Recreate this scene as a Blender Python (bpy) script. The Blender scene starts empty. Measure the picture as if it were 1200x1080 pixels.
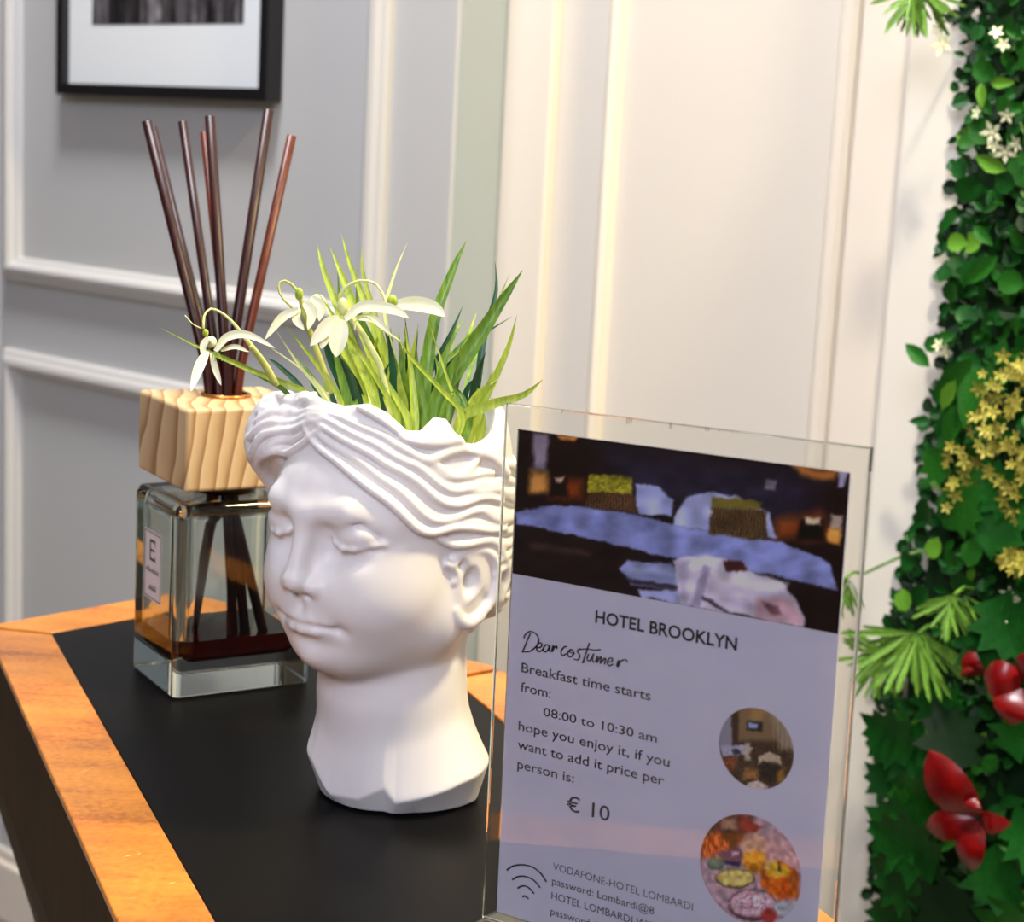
import bpy, bmesh, math, random
import numpy as np
from mathutils import Vector, Matrix

random.seed(7)
# ------------------------------------------------------------------ camera
FPX = 2080.0
PITCH = math.radians(10.07)
ROLL = math.atan(0.052)
TZ = 0.75                                   # table top height
CAM = np.array([0.0, 0.0, 1.084])
FW = np.array([0, math.cos(PITCH), -math.sin(PITCH)])
_R = np.array([1.0, 0, 0]); _D = np.cross(FW, _R)
IX = math.cos(ROLL) * _R - math.sin(ROLL) * _D
IY = math.sin(ROLL) * _R + math.cos(ROLL) * _D


def ray(x, y): return FW + IX * (x - 600) / FPX + IY * (y - 540) / FPX
def at(x, y, d): return CAM + ray(x, y) * d
def onz(x, y, z=TZ):
    q = ray(x, y); return CAM + q * ((z - CAM[2]) / q[2])
def onplane(x, y, p0, n):
    q = ray(x, y); return CAM + q * (np.dot(p0 - CAM, n) / np.dot(q, n))


scn = bpy.context.scene
COL = scn.collection
cd = bpy.data.cameras.new('camera')
cam = bpy.data.objects.new('camera', cd)
COL.objects.link(cam)
cd.sensor_fit = 'HORIZONTAL'; cd.sensor_width = 36.0; cd.lens = 36.0 * FPX / 1200
m = Matrix(((IX[0], -IY[0], -FW[0], CAM[0]), (IX[1], -IY[1], -FW[1], CAM[1]), (IX[2], -IY[2], -FW[2], CAM[2]), (0, 0, 0, 1)))
cam.matrix_world = m
cd.clip_start = 0.02; cd.clip_end = 50
cd.dof.use_dof = True; cd.dof.focus_distance = 0.84; cd.dof.aperture_fstop = 13.5
scn.camera = cam
scn.view_settings.view_transform = 'Standard'
scn.view_settings.look = 'None'
scn.view_settings.gamma = 1.0
scn.view_settings.use_curve_mapping = False
scn.view_settings.exposure = 0.06
scn.cycles.max_bounces = 14
scn.cycles.transmission_bounces = 14
scn.cycles.transparent_max_bounces = 16
scn.cycles.glossy_bounces = 8
scn.cycles.sample_clamp_indirect = 6.0

# ------------------------------------------------------------------ light
world = bpy.data.worlds.new('world'); scn.world = world; world.use_nodes = True
bg = world.node_tree.nodes['Background']
bg.inputs[0].default_value = (0.80, 0.86, 1.0, 1); bg.inputs[1].default_value = 0.25


def area(name, loc, target, size, power, color, size_y=None, spread=180):
    l = bpy.data.lights.new(name, 'AREA'); l.energy = power; l.color = color
    l.shape = 'RECTANGLE' if size_y else 'DISK'; l.size = size
    if size_y: l.size_y = size_y
    l.spread = math.radians(spread)
    o = bpy.data.objects.new(name, l); COL.objects.link(o)
    o.location = loc
    o.rotation_euler = (Vector(target) - Vector(loc)).to_track_quat('-Z', 'Y').to_euler()
    return o


# warm ceiling downlight above and to the right, near the green wall
area('warm_spot_light', (0.74, 0.80, 2.15), (0.10, 1.0, 0.8), 0.15, 30.0, (1.0, 0.82, 0.46))
area('warm_spot_light', (0.16, 0.32, 2.6), (0.44, 1.22, 1.15), 0.10, 2.7, (1.0, 0.88, 0.68), spread=50)  # added fill lamp, narrow spread: brightens the cream and white walls, spares the head
# large cool light of the room behind the photographer, upper left
area('ceiling_wall_light', (-0.40, 1.45, 2.6), (-0.42, 1.75, 1.0), 0.3, 40.0, (0.97, 0.96, 1.0))
area('room_daylight', (-0.5, -1.5, 2.2), (-0.1, 1.0, 0.9), 0.9, 52.0, (0.82, 0.83, 1.0), 0.8)

# ------------------------------------------------------------------ materials
def rgb(r, g, b):
    f = lambda c: (c / 255 / 12.92) if c / 255 <= 0.04045 else ((c / 255 + 0.055) / 1.055) ** 2.4
    return (f(r), f(g), f(b), 1)


def mat(name, col, rough=0.5, metal=0.0, spec=0.5, coat=0.0, trans=0.0, ior=1.5, sss=0.0, noise=None, bump=None, coords='Object'):
    """principled material; noise=(scale, col2, amount, detail) mottles, bump=(scale, strength, dist)"""
    mt = bpy.data.materials.new(name); mt.use_nodes = True
    nt = mt.node_tree; b = nt.nodes['Principled BSDF']
    b.inputs['Base Color'].default_value = col
    b.inputs['Roughness'].default_value = rough
    b.inputs['Metallic'].default_value = metal
    b.inputs['Specular IOR Level'].default_value = spec
    b.inputs['Coat Weight'].default_value = coat
    b.inputs['Coat Roughness'].default_value = 0.08
    b.inputs['Transmission Weight'].default_value = trans
    b.inputs['IOR'].default_value = ior
    if sss:
        b.inputs['Subsurface Weight'].default_value = sss
        b.inputs['Subsurface Radius'].default_value = (0.004, 0.003, 0.002)
        b.inputs['Subsurface Scale'].default_value = 1.0
    tc = nt.nodes.new('ShaderNodeTexCoord')
    if noise:
        n = nt.nodes.new('ShaderNodeTexNoise'); n.inputs['Scale'].default_value = noise[0]
        n.inputs['Detail'].default_value = noise[3] if len(noise) > 3 else 4
        nt.links.new(tc.outputs[coords], n.inputs['Vector'])
        r = nt.nodes.new('ShaderNodeValToRGB')
        r.color_ramp.elements[0].position = 0.5 - noise[2] / 2; r.color_ramp.elements[1].position = 0.5 + noise[2] / 2
        r.color_ramp.elements[0].color = col; r.color_ramp.elements[1].color = noise[1]
        nt.links.new(n.outputs['Fac'], r.inputs['Fac']); nt.links.new(r.outputs['Color'], b.inputs['Base Color'])
    if bump:
        n2 = nt.nodes.new('ShaderNodeTexNoise'); n2.inputs['Scale'].default_value = bump[0]; n2.inputs['Detail'].default_value = 4
        nt.links.new(tc.outputs[coords], n2.inputs['Vector'])
        bp = nt.nodes.new('ShaderNodeBump'); bp.inputs['Strength'].default_value = bump[1]; bp.inputs['Distance'].default_value = bump[2]
        nt.links.new(n2.outputs['Fac'], bp.inputs['Height']); nt.links.new(bp.outputs['Normal'], b.inputs['Normal'])
    return mt


# ------------------------------------------------------------------ object helpers
def link_mesh(name, me, material=None, parent=None, smooth=False):
    o = bpy.data.objects.new(name, me); COL.objects.link(o)
    if material is not None and not me.materials: me.materials.append(material)
    if parent is not None: o.parent = parent
    if smooth:
        me.polygons.foreach_set('use_smooth', [True] * len(me.polygons))
    return o


def mesh_from(verts, faces):
    me = bpy.data.meshes.new('m'); me.from_pydata([tuple(v) for v in verts], [], faces); me.update(); return me


def obj(name, verts, faces, material, parent=None, smooth=False):
    me = mesh_from(verts, faces); me.name = name
    return link_mesh(name, me, material, parent, smooth)


def bm_obj(name, bm, material, parent=None, smooth=False):
    me = bpy.data.meshes.new(name); bm.normal_update(); bmesh.ops.recalc_face_normals(bm, faces=bm.faces)
    if bm.calc_volume(signed=True) < 0: bmesh.ops.reverse_faces(bm, faces=bm.faces)
    bm.to_mesh(me); bm.free()
    return link_mesh(name, me, material, parent, smooth)


def face_out(bm, inward=False):
    """make a closed mesh face outwards (or inwards, for a cavity)"""
    bm.normal_update(); bmesh.ops.recalc_face_normals(bm, faces=bm.faces)
    if (bm.calc_volume(signed=True) < 0) != inward: bmesh.ops.reverse_faces(bm, faces=bm.faces)


def tag(o, label=None, cat=None, group=None, kind=None):
    if label: o['label'] = label
    if cat: o['category'] = cat
    if group: o['group'] = group
    if kind: o['kind'] = kind
    return o


def empty(name, loc, rz=0.0):
    o = bpy.data.objects.new(name, None); COL.objects.link(o); o.location = loc; o.rotation_euler = (0, 0, rz)
    o.empty_display_size = 0.02
    return o


def prism(poly, z0, z1, bevel=0.0, seg=2, bm=None):
    """vertical prism over a 2-D polygon"""
    own = bm is None
    if own: bm = bmesh.new()
    lo = [bm.verts.new((p[0], p[1], z0)) for p in poly]; hi = [bm.verts.new((p[0], p[1], z1)) for p in poly]
    fs = [bm.faces.new(lo[::-1]), bm.faces.new(hi)]
    n = len(poly)
    for i in range(n): fs.append(bm.faces.new((lo[i], lo[(i + 1) % n], hi[(i + 1) % n], hi[i])))
    if bevel:
        es = list({e for f in fs for e in f.edges})
        bmesh.ops.bevel(bm, geom=es, offset=bevel, segments=seg, affect='EDGES', profile=0.5)
    return bm


def box_bm(x0, x1, y0, y1, z0, z1, bevel=0.0, seg=2, bm=None):
    return prism([(x0, y0), (x1, y0), (x1, y1), (x0, y1)], z0, z1, bevel, seg, bm)


def tube_geo(path, radii, n=8, caps=True):
    """tube along a polyline; returns verts, faces"""
    P = [np.array(p, float) for p in path]; V = []; Fc = []
    if not hasattr(radii, '__len__'): radii = [radii] * len(P)
    t = P[1] - P[0]; t /= np.linalg.norm(t)
    a = np.array([0, 0, 1.0]) if abs(t[2]) < 0.9 else np.array([1.0, 0, 0])
    u = np.cross(t, a); u /= np.linalg.norm(u)
    for i, p in enumerate(P):
        t = P[min(i + 1, len(P) - 1)] - P[max(i - 1, 0)]; t /= np.linalg.norm(t) + 1e-12
        u = u - t * np.dot(u, t); u /= np.linalg.norm(u) + 1e-12; w = np.cross(t, u)
        for k in range(n):
            an = 2 * math.pi * k / n
            V.append(p + (u * math.cos(an) + w * math.sin(an)) * radii[i])
    for i in range(len(P) - 1):
        for k in range(n):
            Fc.append((i * n + k, i * n + (k + 1) % n, (i + 1) * n + (k + 1) % n, (i + 1) * n + k))
    if caps:
        Fc.append(tuple(range(n))[::-1]); Fc.append(tuple((len(P) - 1) * n + k for k in range(n)))
    return V, Fc


def spline(pts, n):
    """Catmull-Rom through points, n samples"""
    P = np.array(pts, float)
    if len(P) == 2: return [P[0] + (P[1] - P[0]) * i / (n - 1) for i in range(n)]
    Q = np.vstack([2 * P[0] - P[1], P, 2 * P[-1] - P[-2]]); out = []
    m_ = len(P) - 1
    for i in range(n):
        t = i / (n - 1) * m_; k = min(int(t), m_ - 1); s = t - k
        a, b, c, d = Q[k:k + 4]
        out.append(0.5 * ((2 * b) + (-a + c) * s + (2 * a - 5 * b + 4 * c - d) * s * s + (-a + 3 * b - 3 * c + d) * s ** 3))
    return out


class MB:
    """collects pieces into one mesh"""
    def __init__(s): s.v = []; s.f = []
    def add(s, vf):
        o = len(s.v); s.v += [tuple(v) for v in vf[0]]; s.f += [tuple(i + o for i in f) for f in vf[1]]; return s
    def build(s, name, material, parent=None, smooth=False): return obj(name, s.v, s.f, material, parent, smooth)

# ------------------------------------------------------------------ room shell
BETA = math.radians(-41.3)
WU = np.array([math.cos(BETA), math.sin(BETA), 0.0]); WN = np.array([math.sin(BETA), -math.cos(BETA), 0.0])   # along wall, out of wall
W0 = at(10, 320, 2.3); W0[2] = 0


def wallp(s, z, off=0.0): return W0 + WU * s + WN * off + np.array([0, 0, z])
def wallx(px, py, off=0.0):
    P = onplane(px, py, W0 + WN * off, WN); return float(np.dot(P - W0, WU)), float(P[2])


def wall_slab(name, s0, s1, z0, z1, off0, off1, material, bevel=0.0, parent=None):
    bm = box_bm(s0, s1, off0, off1, z0, z1, bevel)
    for v in bm.verts:
        p = wallp(v.co.x, v.co.z, v.co.y); v.co = p
    return bm_obj(name, bm, material, parent)


def wall_frame(name, s0, s1, z0, z1, prof, off, material, parent=None):
    """mitred moulding around a rectangle; prof = [(inward, height)]"""
    V = []; F = []; n = len(prof)
    for c, (ss, zz, ds, dz) in enumerate([(s0, z0, 1, 1), (s1, z0, -1, 1), (s1, z1, -1, -1), (s0, z1, 1, -1)]):
        for w, hgt in prof: V.append(wallp(ss + ds * w, zz + dz * w, off + hgt))
    for c in range(4):
        d = (c + 1) % 4
        for i in range(n - 1): F.append((c * n + i, d * n + i, d * n + i + 1, c * n + i + 1))
    o = obj(name, V, F, material, parent)
    bm = bmesh.new(); bm.from_mesh(o.data); bmesh.ops.recalc_face_normals(bm, faces=bm.faces); bm.to_mesh(o.data); bm.free()
    return tag(o, kind='structure')


grey_paint = mat('grey_wall_paint', rgb(184, 185, 183), 0.6, bump=(90, 0.05, 0.001))
grey_trim = mat('grey_trim_paint', rgb(190, 189, 186), 0.55)
cream_paint = mat('cream_wall_paint', rgb(208, 202, 192), 0.6, bump=(60, 0.03, 0.001))
cream_trim = mat('cream_trim_paint', rgb(218, 210, 196), 0.6)
white_paint = mat('white_wall_paint', rgb(224, 220, 208), 0.6)
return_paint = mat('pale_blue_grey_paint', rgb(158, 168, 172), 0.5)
floor_m = mat('floor_tiles', rgb(150, 140, 128), 0.4, noise=(3, rgb(130, 120, 108), 0.5))
ceil_m = mat('ceiling_paint', rgb(235, 233, 228), 0.7)

SE = 0.785; DR = 0.080
tag(wall_slab('wall_back', -2.9, SE, 0, 2.7, -0.20, 0.0, grey_paint, 0.002), kind='structure')
tag(wall_slab('wall_right', SE - 0.02, 1.9, 0, 2.7, -0.30, -DR, cream_paint), kind='structure')
tag(wall_slab('trim_1', SE - 0.004, SE + 0.0015, 0.0, 2.7, -DR - 0.001, -0.004, return_paint), kind='structure')      # the side of the projecting wall
tag(wall_slab('trim_2', SE + 0.0015, wallx(646, 100, -0.080 + 0.012)[0], 0, 2.7, -DR - 0.01, -DR + 0.012, cream_trim, 0.003), kind='structure')    # door casing
sW = wallx(1052, 200, -0.03)[0]
tag(wall_slab('wall_front', sW, 2.6, 0, 2.7, -0.20, -0.03, white_paint, 0.003), kind='structure')
prof = [(0, 0), (0, 0.006), (0.003, 0.010), (0.007, 0.0115), (0.012, 0.016), (0.018, 0.0175), (0.023, 0.015), (0.026, 0.008), (0.030, 0.006), (0.032, 0)]
wall_frame('trim_3', 0.0, 0.696, 0.879, 2.45, prof, 0.0, grey_trim)
wall_frame('trim_4', 0.0, 0.696, 0.20, 0.791, prof, 0.0, grey_trim)
prof2 = [(0, 0), (0, 0.006), (0.004, 0.010), (0.010, 0.013), (0.015, 0.010), (0.018, 0)]
s5a, s5b = wallx(714, 100, -DR)[0], wallx(1004, 100, -DR)[0]
wall_frame('trim_5', s5a, s5b, 0.25, 2.4, prof2, -DR, cream_trim)
tag(wall_slab('trim_6', s5b + 0.003, sW + 0.01, 0, 2.7, -DR - 0.01, -DR + 0.004, cream_trim, 0.002), kind='structure')
tag(wall_slab('trim_7', -2.9, -0.02, 0, 2.7, -0.01, 0.003, grey_paint, 0.002), kind='structure')
bb = wall_slab('baseboard_back', -2.9, SE, 0, 0.085, -0.01, 0.014, cream_trim, 0.004); tag(bb, kind='structure')
tag(wall_slab('trim_8', -2.9, SE, 0.085, 0.10, -0.01, 0.007, cream_trim, 0.003), kind='structure')
left_m = mat('taupe_wall_paint', rgb(96, 88, 80), 0.6)
tag(bm_obj('wall_left', box_bm(-3.3, -3.2, -2.6, 3.6, 0, 2.7), left_m), kind='structure')
tag(bm_obj('wall_rear', box_bm(-3.2, 3.2, -2.7, -2.6, 0, 2.7), left_m), kind='structure')
fl = bm_obj('floor', box_bm(-3.2, 3.2, -2.6, 3.6, -0.05, 0.0), floor_m); tag(fl, kind='structure')
cl = bm_obj('ceiling', box_bm(-3.2, 3.2, -2.6, 3.6, 2.7, 2.75), ceil_m); tag(cl, kind='structure')

# ------------------------------------------------------------------ framed picture on the grey wall
def wall_obj(name, s0, s1, z0, z1, o0, o1, material, org, bevel=0.0, parent=None):
    bm = box_bm(s0, s1, o0, o1, z0, z1, bevel)
    for v in bm.verts: v.co = wallp(v.co.x, v.co.z, v.co.y) - org
    return bm_obj(name, bm, material, parent)


frame_black = mat('black_lacquer', rgb(14, 14, 16), 0.35)
mat_board = mat('white_mat_board', rgb(224, 229, 229), 0.7)
fs0, fs1, fz0, fz1 = 0.139, 0.528, 1.117, 1.70
forg = wallp((fs0 + fs1) / 2, fz0, 0)
pic = empty('framed_picture', forg)
tag(pic, 'black framed monochrome picture with wide white mat hanging on the grey panelled wall', 'picture')
fw_ = 0.013
def mitre(name, pts):
    V = [wallp(s, z, o) - forg for o in (0.002, 0.024) for s, z in pts]
    return obj(name, V, [(3, 2, 1, 0), (4, 5, 6, 7), (0, 1, 5, 4), (1, 2, 6, 5), (2, 3, 7, 6), (3, 0, 4, 7)], frame_black, pic)
a_, b_, c_, d_ = (fs0, fz0), (fs1, fz0), (fs1, fz1), (fs0, fz1)
ai, bi, ci, di = (fs0 + fw_, fz0 + fw_), (fs1 - fw_, fz0 + fw_), (fs1 - fw_, fz1 - fw_), (fs0 + fw_, fz1 - fw_)
for q in ((a_, b_, bi, ai), (b_, c_, ci, bi), (c_, d_, di, ci), (d_, a_, ai, di)): mitre('frame_bar', q)
wall_obj('mat_board', fs0 + fw_ - 0.001, fs1 - fw_ + 0.001, fz0 + fw_ - 0.001, fz1 - fw_ + 0.001, 0.006, 0.014, mat_board, forg, parent=pic)


def print_mesh(name, nx, ny, place, colour, parent, rough=0.5, material=None, spec=0.3):
    """flat print: a fine grid coloured per vertex. place(u,v)->point, colour(U,V)->rgb arrays"""
    U, Vv = np.meshgrid(np.linspace(0, 1, nx), np.linspace(0, 1, ny))
    P = [place(u, v) for u, v in zip(U.ravel(), Vv.ravel())]
    F = [(j * nx + i, j * nx + i + 1, (j + 1) * nx + i + 1, (j + 1) * nx + i) for j in range(ny - 1) for i in range(nx - 1)]
    me = mesh_from(P, F); me.name = name
    C = colour(U.ravel(), Vv.ravel()); C = np.clip(C, 0, 1)
    C = np.where(C <= 0.04045, C / 12.92, ((C + 0.055) / 1.055) ** 2.4)
    at_ = me.color_attributes.new('print', 'FLOAT_COLOR', 'POINT')
    at_.data.foreach_set('color', np.concatenate([C, np.ones((len(C), 1))], 1).astype(np.float32).ravel())
    mt = mat(name + '_ink', (1, 1, 1, 1), rough, spec=spec); nt = mt.node_tree
    an = nt.nodes.new('ShaderNodeAttribute'); an.attribute_name = 'print'
    nt.links.new(an.outputs['Color'], nt.nodes['Principled BSDF'].inputs['Base Color'])
    return link_mesh(name, me, mt, parent)


def vnoise(x, y, seed=0):
    """cheap value noise on arrays"""
    xi = np.floor(x).astype(int); yi = np.floor(y).astype(int); fx = x - xi; fy = y - yi
    fx = fx * fx * (3 - 2 * fx); fy = fy * fy * (3 - 2 * fy)
    def hsh(a, b):
        v = np.sin(a * 127.1 + b * 311.7 + seed * 74.7) * 43758.5453; return v - np.floor(v)
    return (hsh(xi, yi) * (1 - fx) + hsh(xi + 1, yi) * fx) * (1 - fy) + (hsh(xi, yi + 1) * (1 - fx) + hsh(xi + 1, yi + 1) * fx) * fy


ps0, ps1, pz0, pz1 = 0.199, 0.477, 1.199, 1.62
def city(u, v):
    g = 0.27 + 0.20 * (vnoise(u * 13, v * 3, 1) - 0.5) + 0.28 * (vnoise(u * 46, v * 9, 2) - 0.5) + 0.14 * (vnoise(u * 90, v * 60, 3) - 0.5)
    g = g * np.where((u > 0.12) & (u < 0.33), 0.5, 1) * np.where((u > 0.52) & (u < 0.66), 0.75, 1.0)
    g += 0.35 * np.exp(-((u - 0.46) / 0.015) ** 2 - ((v - 0.03) / 0.02) ** 2) + 0.2 * np.exp(-((u - 0.41) / 0.03) ** 2) * (v < 0.2)
    g = g + 0.2 * (v - 0.3) * (v > 0.3); g += 0.14 * np.exp(-((u - 0.07) / 0.05) ** 2) * (v < 0.3)
    g = np.clip(g, 0.08, 0.7)
    return np.stack([g, g * 0.97, g * 1.0], 1)
print_mesh('picture_print', 150, 110, lambda u, v: wallp(ps0 + (ps1 - ps0) * u, pz0 + (pz1 - pz0) * v, 0.0145) - forg, city, pic, 0.35)

# ------------------------------------------------------------------ table
def wood(name, c1, c2, c3, rough, scale, ang=0.0, dist=4.0, coat=0.3, ns=(1, 14, 1)):
    mt = bpy.data.materials.new(name); mt.use_nodes = True; nt = mt.node_tree; b = nt.nodes['Principled BSDF']
    tc = nt.nodes.new('ShaderNodeTexCoord'); mp = nt.nodes.new('ShaderNodeMapping'); mp.inputs['Rotation'].default_value = (0, 0, ang)
    mp.inputs['Scale'].default_value = ns
    nt.links.new(tc.outputs['Object'], mp.inputs['Vector'])
    n1 = nt.nodes.new('ShaderNodeTexNoise'); n1.inputs['Scale'].default_value = scale; n1.inputs['Detail'].default_value = 8; n1.inputs['Distortion'].default_value = 0.6
    nt.links.new(mp.outputs[0], n1.inputs['Vector'])
    n2 = nt.nodes.new('ShaderNodeTexNoise'); n2.inputs['Scale'].default_value = 260; n2.inputs['Detail'].default_value = 3
    nt.links.new(tc.outputs['Object'], n2.inputs['Vector'])
    n3 = nt.nodes.new('ShaderNodeTexNoise'); n3.inputs['Scale'].default_value = 16; n3.inputs['Detail'].default_value = 3
    nt.links.new(tc.outputs['Object'], n3.inputs['Vector'])
    mx = nt.nodes.new('ShaderNodeMath'); mx.operation = 'MULTIPLY_ADD'; mx.inputs[1].default_value = 0.35; nt.links.new(n2.outputs['Fac'], mx.inputs[0])
    m2 = nt.nodes.new('ShaderNodeMath'); m2.operation = 'MULTIPLY'; m2.inputs[1].default_value = 0.65; nt.links.new(n1.outputs['Fac'], m2.inputs[0])
    nt.links.new(m2.outputs[0], mx.inputs[2])
    r = nt.nodes.new('ShaderNodeValToRGB'); e = r.color_ramp.elements; e[0].position = 0.34; e[0].color = c1; e[1].position = 0.66; e[1].color = c3
    k = e.new(0.5); k.color = c2
    nt.links.new(mx.outputs[0], r.inputs['Fac'])
    mc = nt.nodes.new('ShaderNodeMix'); mc.data_type = 'RGBA'; mc.blend_type = 'MULTIPLY'
    r3 = nt.nodes.new('ShaderNodeValToRGB'); r3.color_ramp.elements[0].position = 0.4; r3.color_ramp.elements[0].color = (0.72, 0.68, 0.62, 1)
    r3.color_ramp.elements[1].position = 0.6; r3.color_ramp.elements[1].color = (1, 1, 1, 1)
    nt.links.new(n3.outputs['Fac'], r3.inputs['Fac']); mc.inputs['Factor'].default_value = 0.8
    nt.links.new(r.outputs['Color'], mc.inputs['A']); nt.links.new(r3.outputs['Color'], mc.inputs['B'])
    nt.links.new(mc.outputs['Result'], b.inputs['Base Color'])
    b.inputs['Specular IOR Level'].default_value = 0.15 if coat == 0 else 0.5; b.inputs['Roughness'].default_value = rough; b.inputs['Coat Weight'].default_value = coat; b.inputs['Coat Roughness'].default_value = 0.2
    bp = nt.nodes.new('ShaderNodeBump'); bp.inputs['Strength'].default_value = 0.08; bp.inputs['Distance'].default_value = 0.0008
    nt.links.new(mx.outputs[0], bp.inputs['Height']); nt.links.new(bp.outputs['Normal'], b.inputs['Normal'])
    return mt


tab_ang = math.atan2(-0.918, 0.396)
board_m = wood('varnished_cherry_board', rgb(158, 86, 18), rgb(206, 126, 36), rgb(226, 146, 46), 0.32, 6, -tab_ang, coat=0.4, ns=(1, 6, 1))
body_m = wood('dark_oak_body', rgb(40, 25, 1), rgb(52, 33, 2), rgb(62, 40, 4), 0.6, 5, 0, coat=0.0)
dA = np.array([0.396, -0.918])                               # direction of the long edges
Lc = np.array([-0.3466, 1.1467]); Ap = np.array([-0.2367, 1.2648]); Rc = np.array([0.0003, 1.1123])
Ln = Lc + dA * 0.80; Rn = Rc + dA * 0.80
outer = [Lc, Ln, Rn, Rc, Ap]                                # counter-clockwise from above
def inset(poly, d):
    n = len(poly); out = []
    for i in range(n):
        a, b, c = poly[i - 1], poly[i], poly[(i + 1) % n]
        e1 = (b - a) / np.linalg.norm(b - a); e2 = (c - b) / np.linalg.norm(c - b)
        n1 = np.array([-e1[1], e1[0]]); n2 = np.array([-e2[1], e2[0]])
        k = (n1 + n2) / (1 + n1 @ n2); out.append(b + k * d)
    return out
inner = inset(outer, 0.040)
torg = np.array([(outer[0][0] + outer[2][0]) / 2, (outer[0][1] + outer[2][1]) / 2, 0.0])
table = empty('counter_table', torg)
tag(table, 'narrow wooden counter with orange-brown border boards and black inset top', 'table')
sub2 = lambda P: [(p[0] - torg[0], p[1] - torg[1]) for p in P]
for i in range(5):
    j = (i + 1) % 5
    g = 0.00025
    q = [outer[i], outer[j], inner[j], inner[i]]; c = sum(q) / 4; q = [c + (p - c) * (1 - g / 0.02) for p in q]
    bm_obj('border_board', prism(sub2(q), TZ - 0.0045, TZ, 0.0009, 2), board_m, table)
black_m = mat('black_laminate', rgb(11, 11, 12), 0.34, spec=0.06, noise=(40, rgb(14, 13, 13), 0.6), bump=(500, 0.02, 0.0005))
bm_obj('inset_top', prism(sub2(inset(outer, 0.0402)), TZ - 0.0045, TZ - 0.0006, 0.0004, 1), black_m, table)
prof_b = [(0.0, TZ - 0.0046), (0.0005, TZ - 0.09), (0.004, TZ - 0.115), (0.013, TZ - 0.147), (0.028, TZ - 0.20), (0.045, TZ - 0.27), (0.055, TZ - 0.36), (0.06, 0.12), (0.045, 0.10), (0.045, 0.0)]
V = []; F = []
for d, z in prof_b:
    for p in inset(outer, d + 0.001): V.append((p[0] - torg[0], p[1] - torg[1], z))
for k in range(len(prof_b) - 1):
    for i in range(5):
        j = (i + 1) % 5; F.append((k * 5 + i, (k + 1) * 5 + i, (k + 1) * 5 + j, k * 5 + j))
F.append((0, 1, 2, 3, 4)); F.append(tuple(reversed([(len(prof_b) - 1) * 5 + i for i in range(5)])))
bmx = bmesh.new(); me_ = mesh_from(V, F); bmx.from_mesh(me_); bpy.data.meshes.remove(me_)
bm_obj('body', bmx, body_m, table)
# dents and light scratches in the varnish of the left board
scr_m = mat('bare_scratched_wood', rgb(235, 178, 110), 0.4)
MBs = MB()
for a, b, w in [((85, 909), (112, 898), 1.2), ((112, 898), (134, 891), 0.6), ((143, 1004), (157, 1001), 2.0), ((161, 1001), (165, 999), 1.6), ((195, 1036), (207, 1033), 2.6), ((90, 921), (96, 920), 0.8), ((140, 1053), (165, 1051), 0.6)]:
    A_ = onz(*a, z=TZ + 0.0002) - torg; B_ = onz(*b, z=TZ + 0.0002) - torg; d = B_ - A_; pn = np.array([-d[1], d[0], 0]); pn = pn / np.linalg.norm(pn) * w * 0.0003
    mid = (A_ + B_) / 2
    MBs.add(([A_, mid + pn, B_, mid - pn], [(0, 3, 2, 1)]))
sc_ = MBs.build('scratches', scr_m, table); sc_['kind'] = 'stuff'

# ------------------------------------------------------------------ head planter (carved volume, meshed by surface nets)
HO = np.array([-0.05913, 0.87810, 0.88137])          # centre between the ears, at ear-top height
_ps = math.radians(38)
HL = np.array([math.cos(_ps), -math.sin(_ps), 0.0])  # towards its left ear
HF = np.array([-math.sin(_ps), -math.cos(_ps), 0.0]) # towards its face
HU = np.array([0, 0, 1.0])
ZB = (TZ - HO[2]) * 1000.0                           # table, in the head's mm
HR = np.array([HL, HF, HU])


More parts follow.
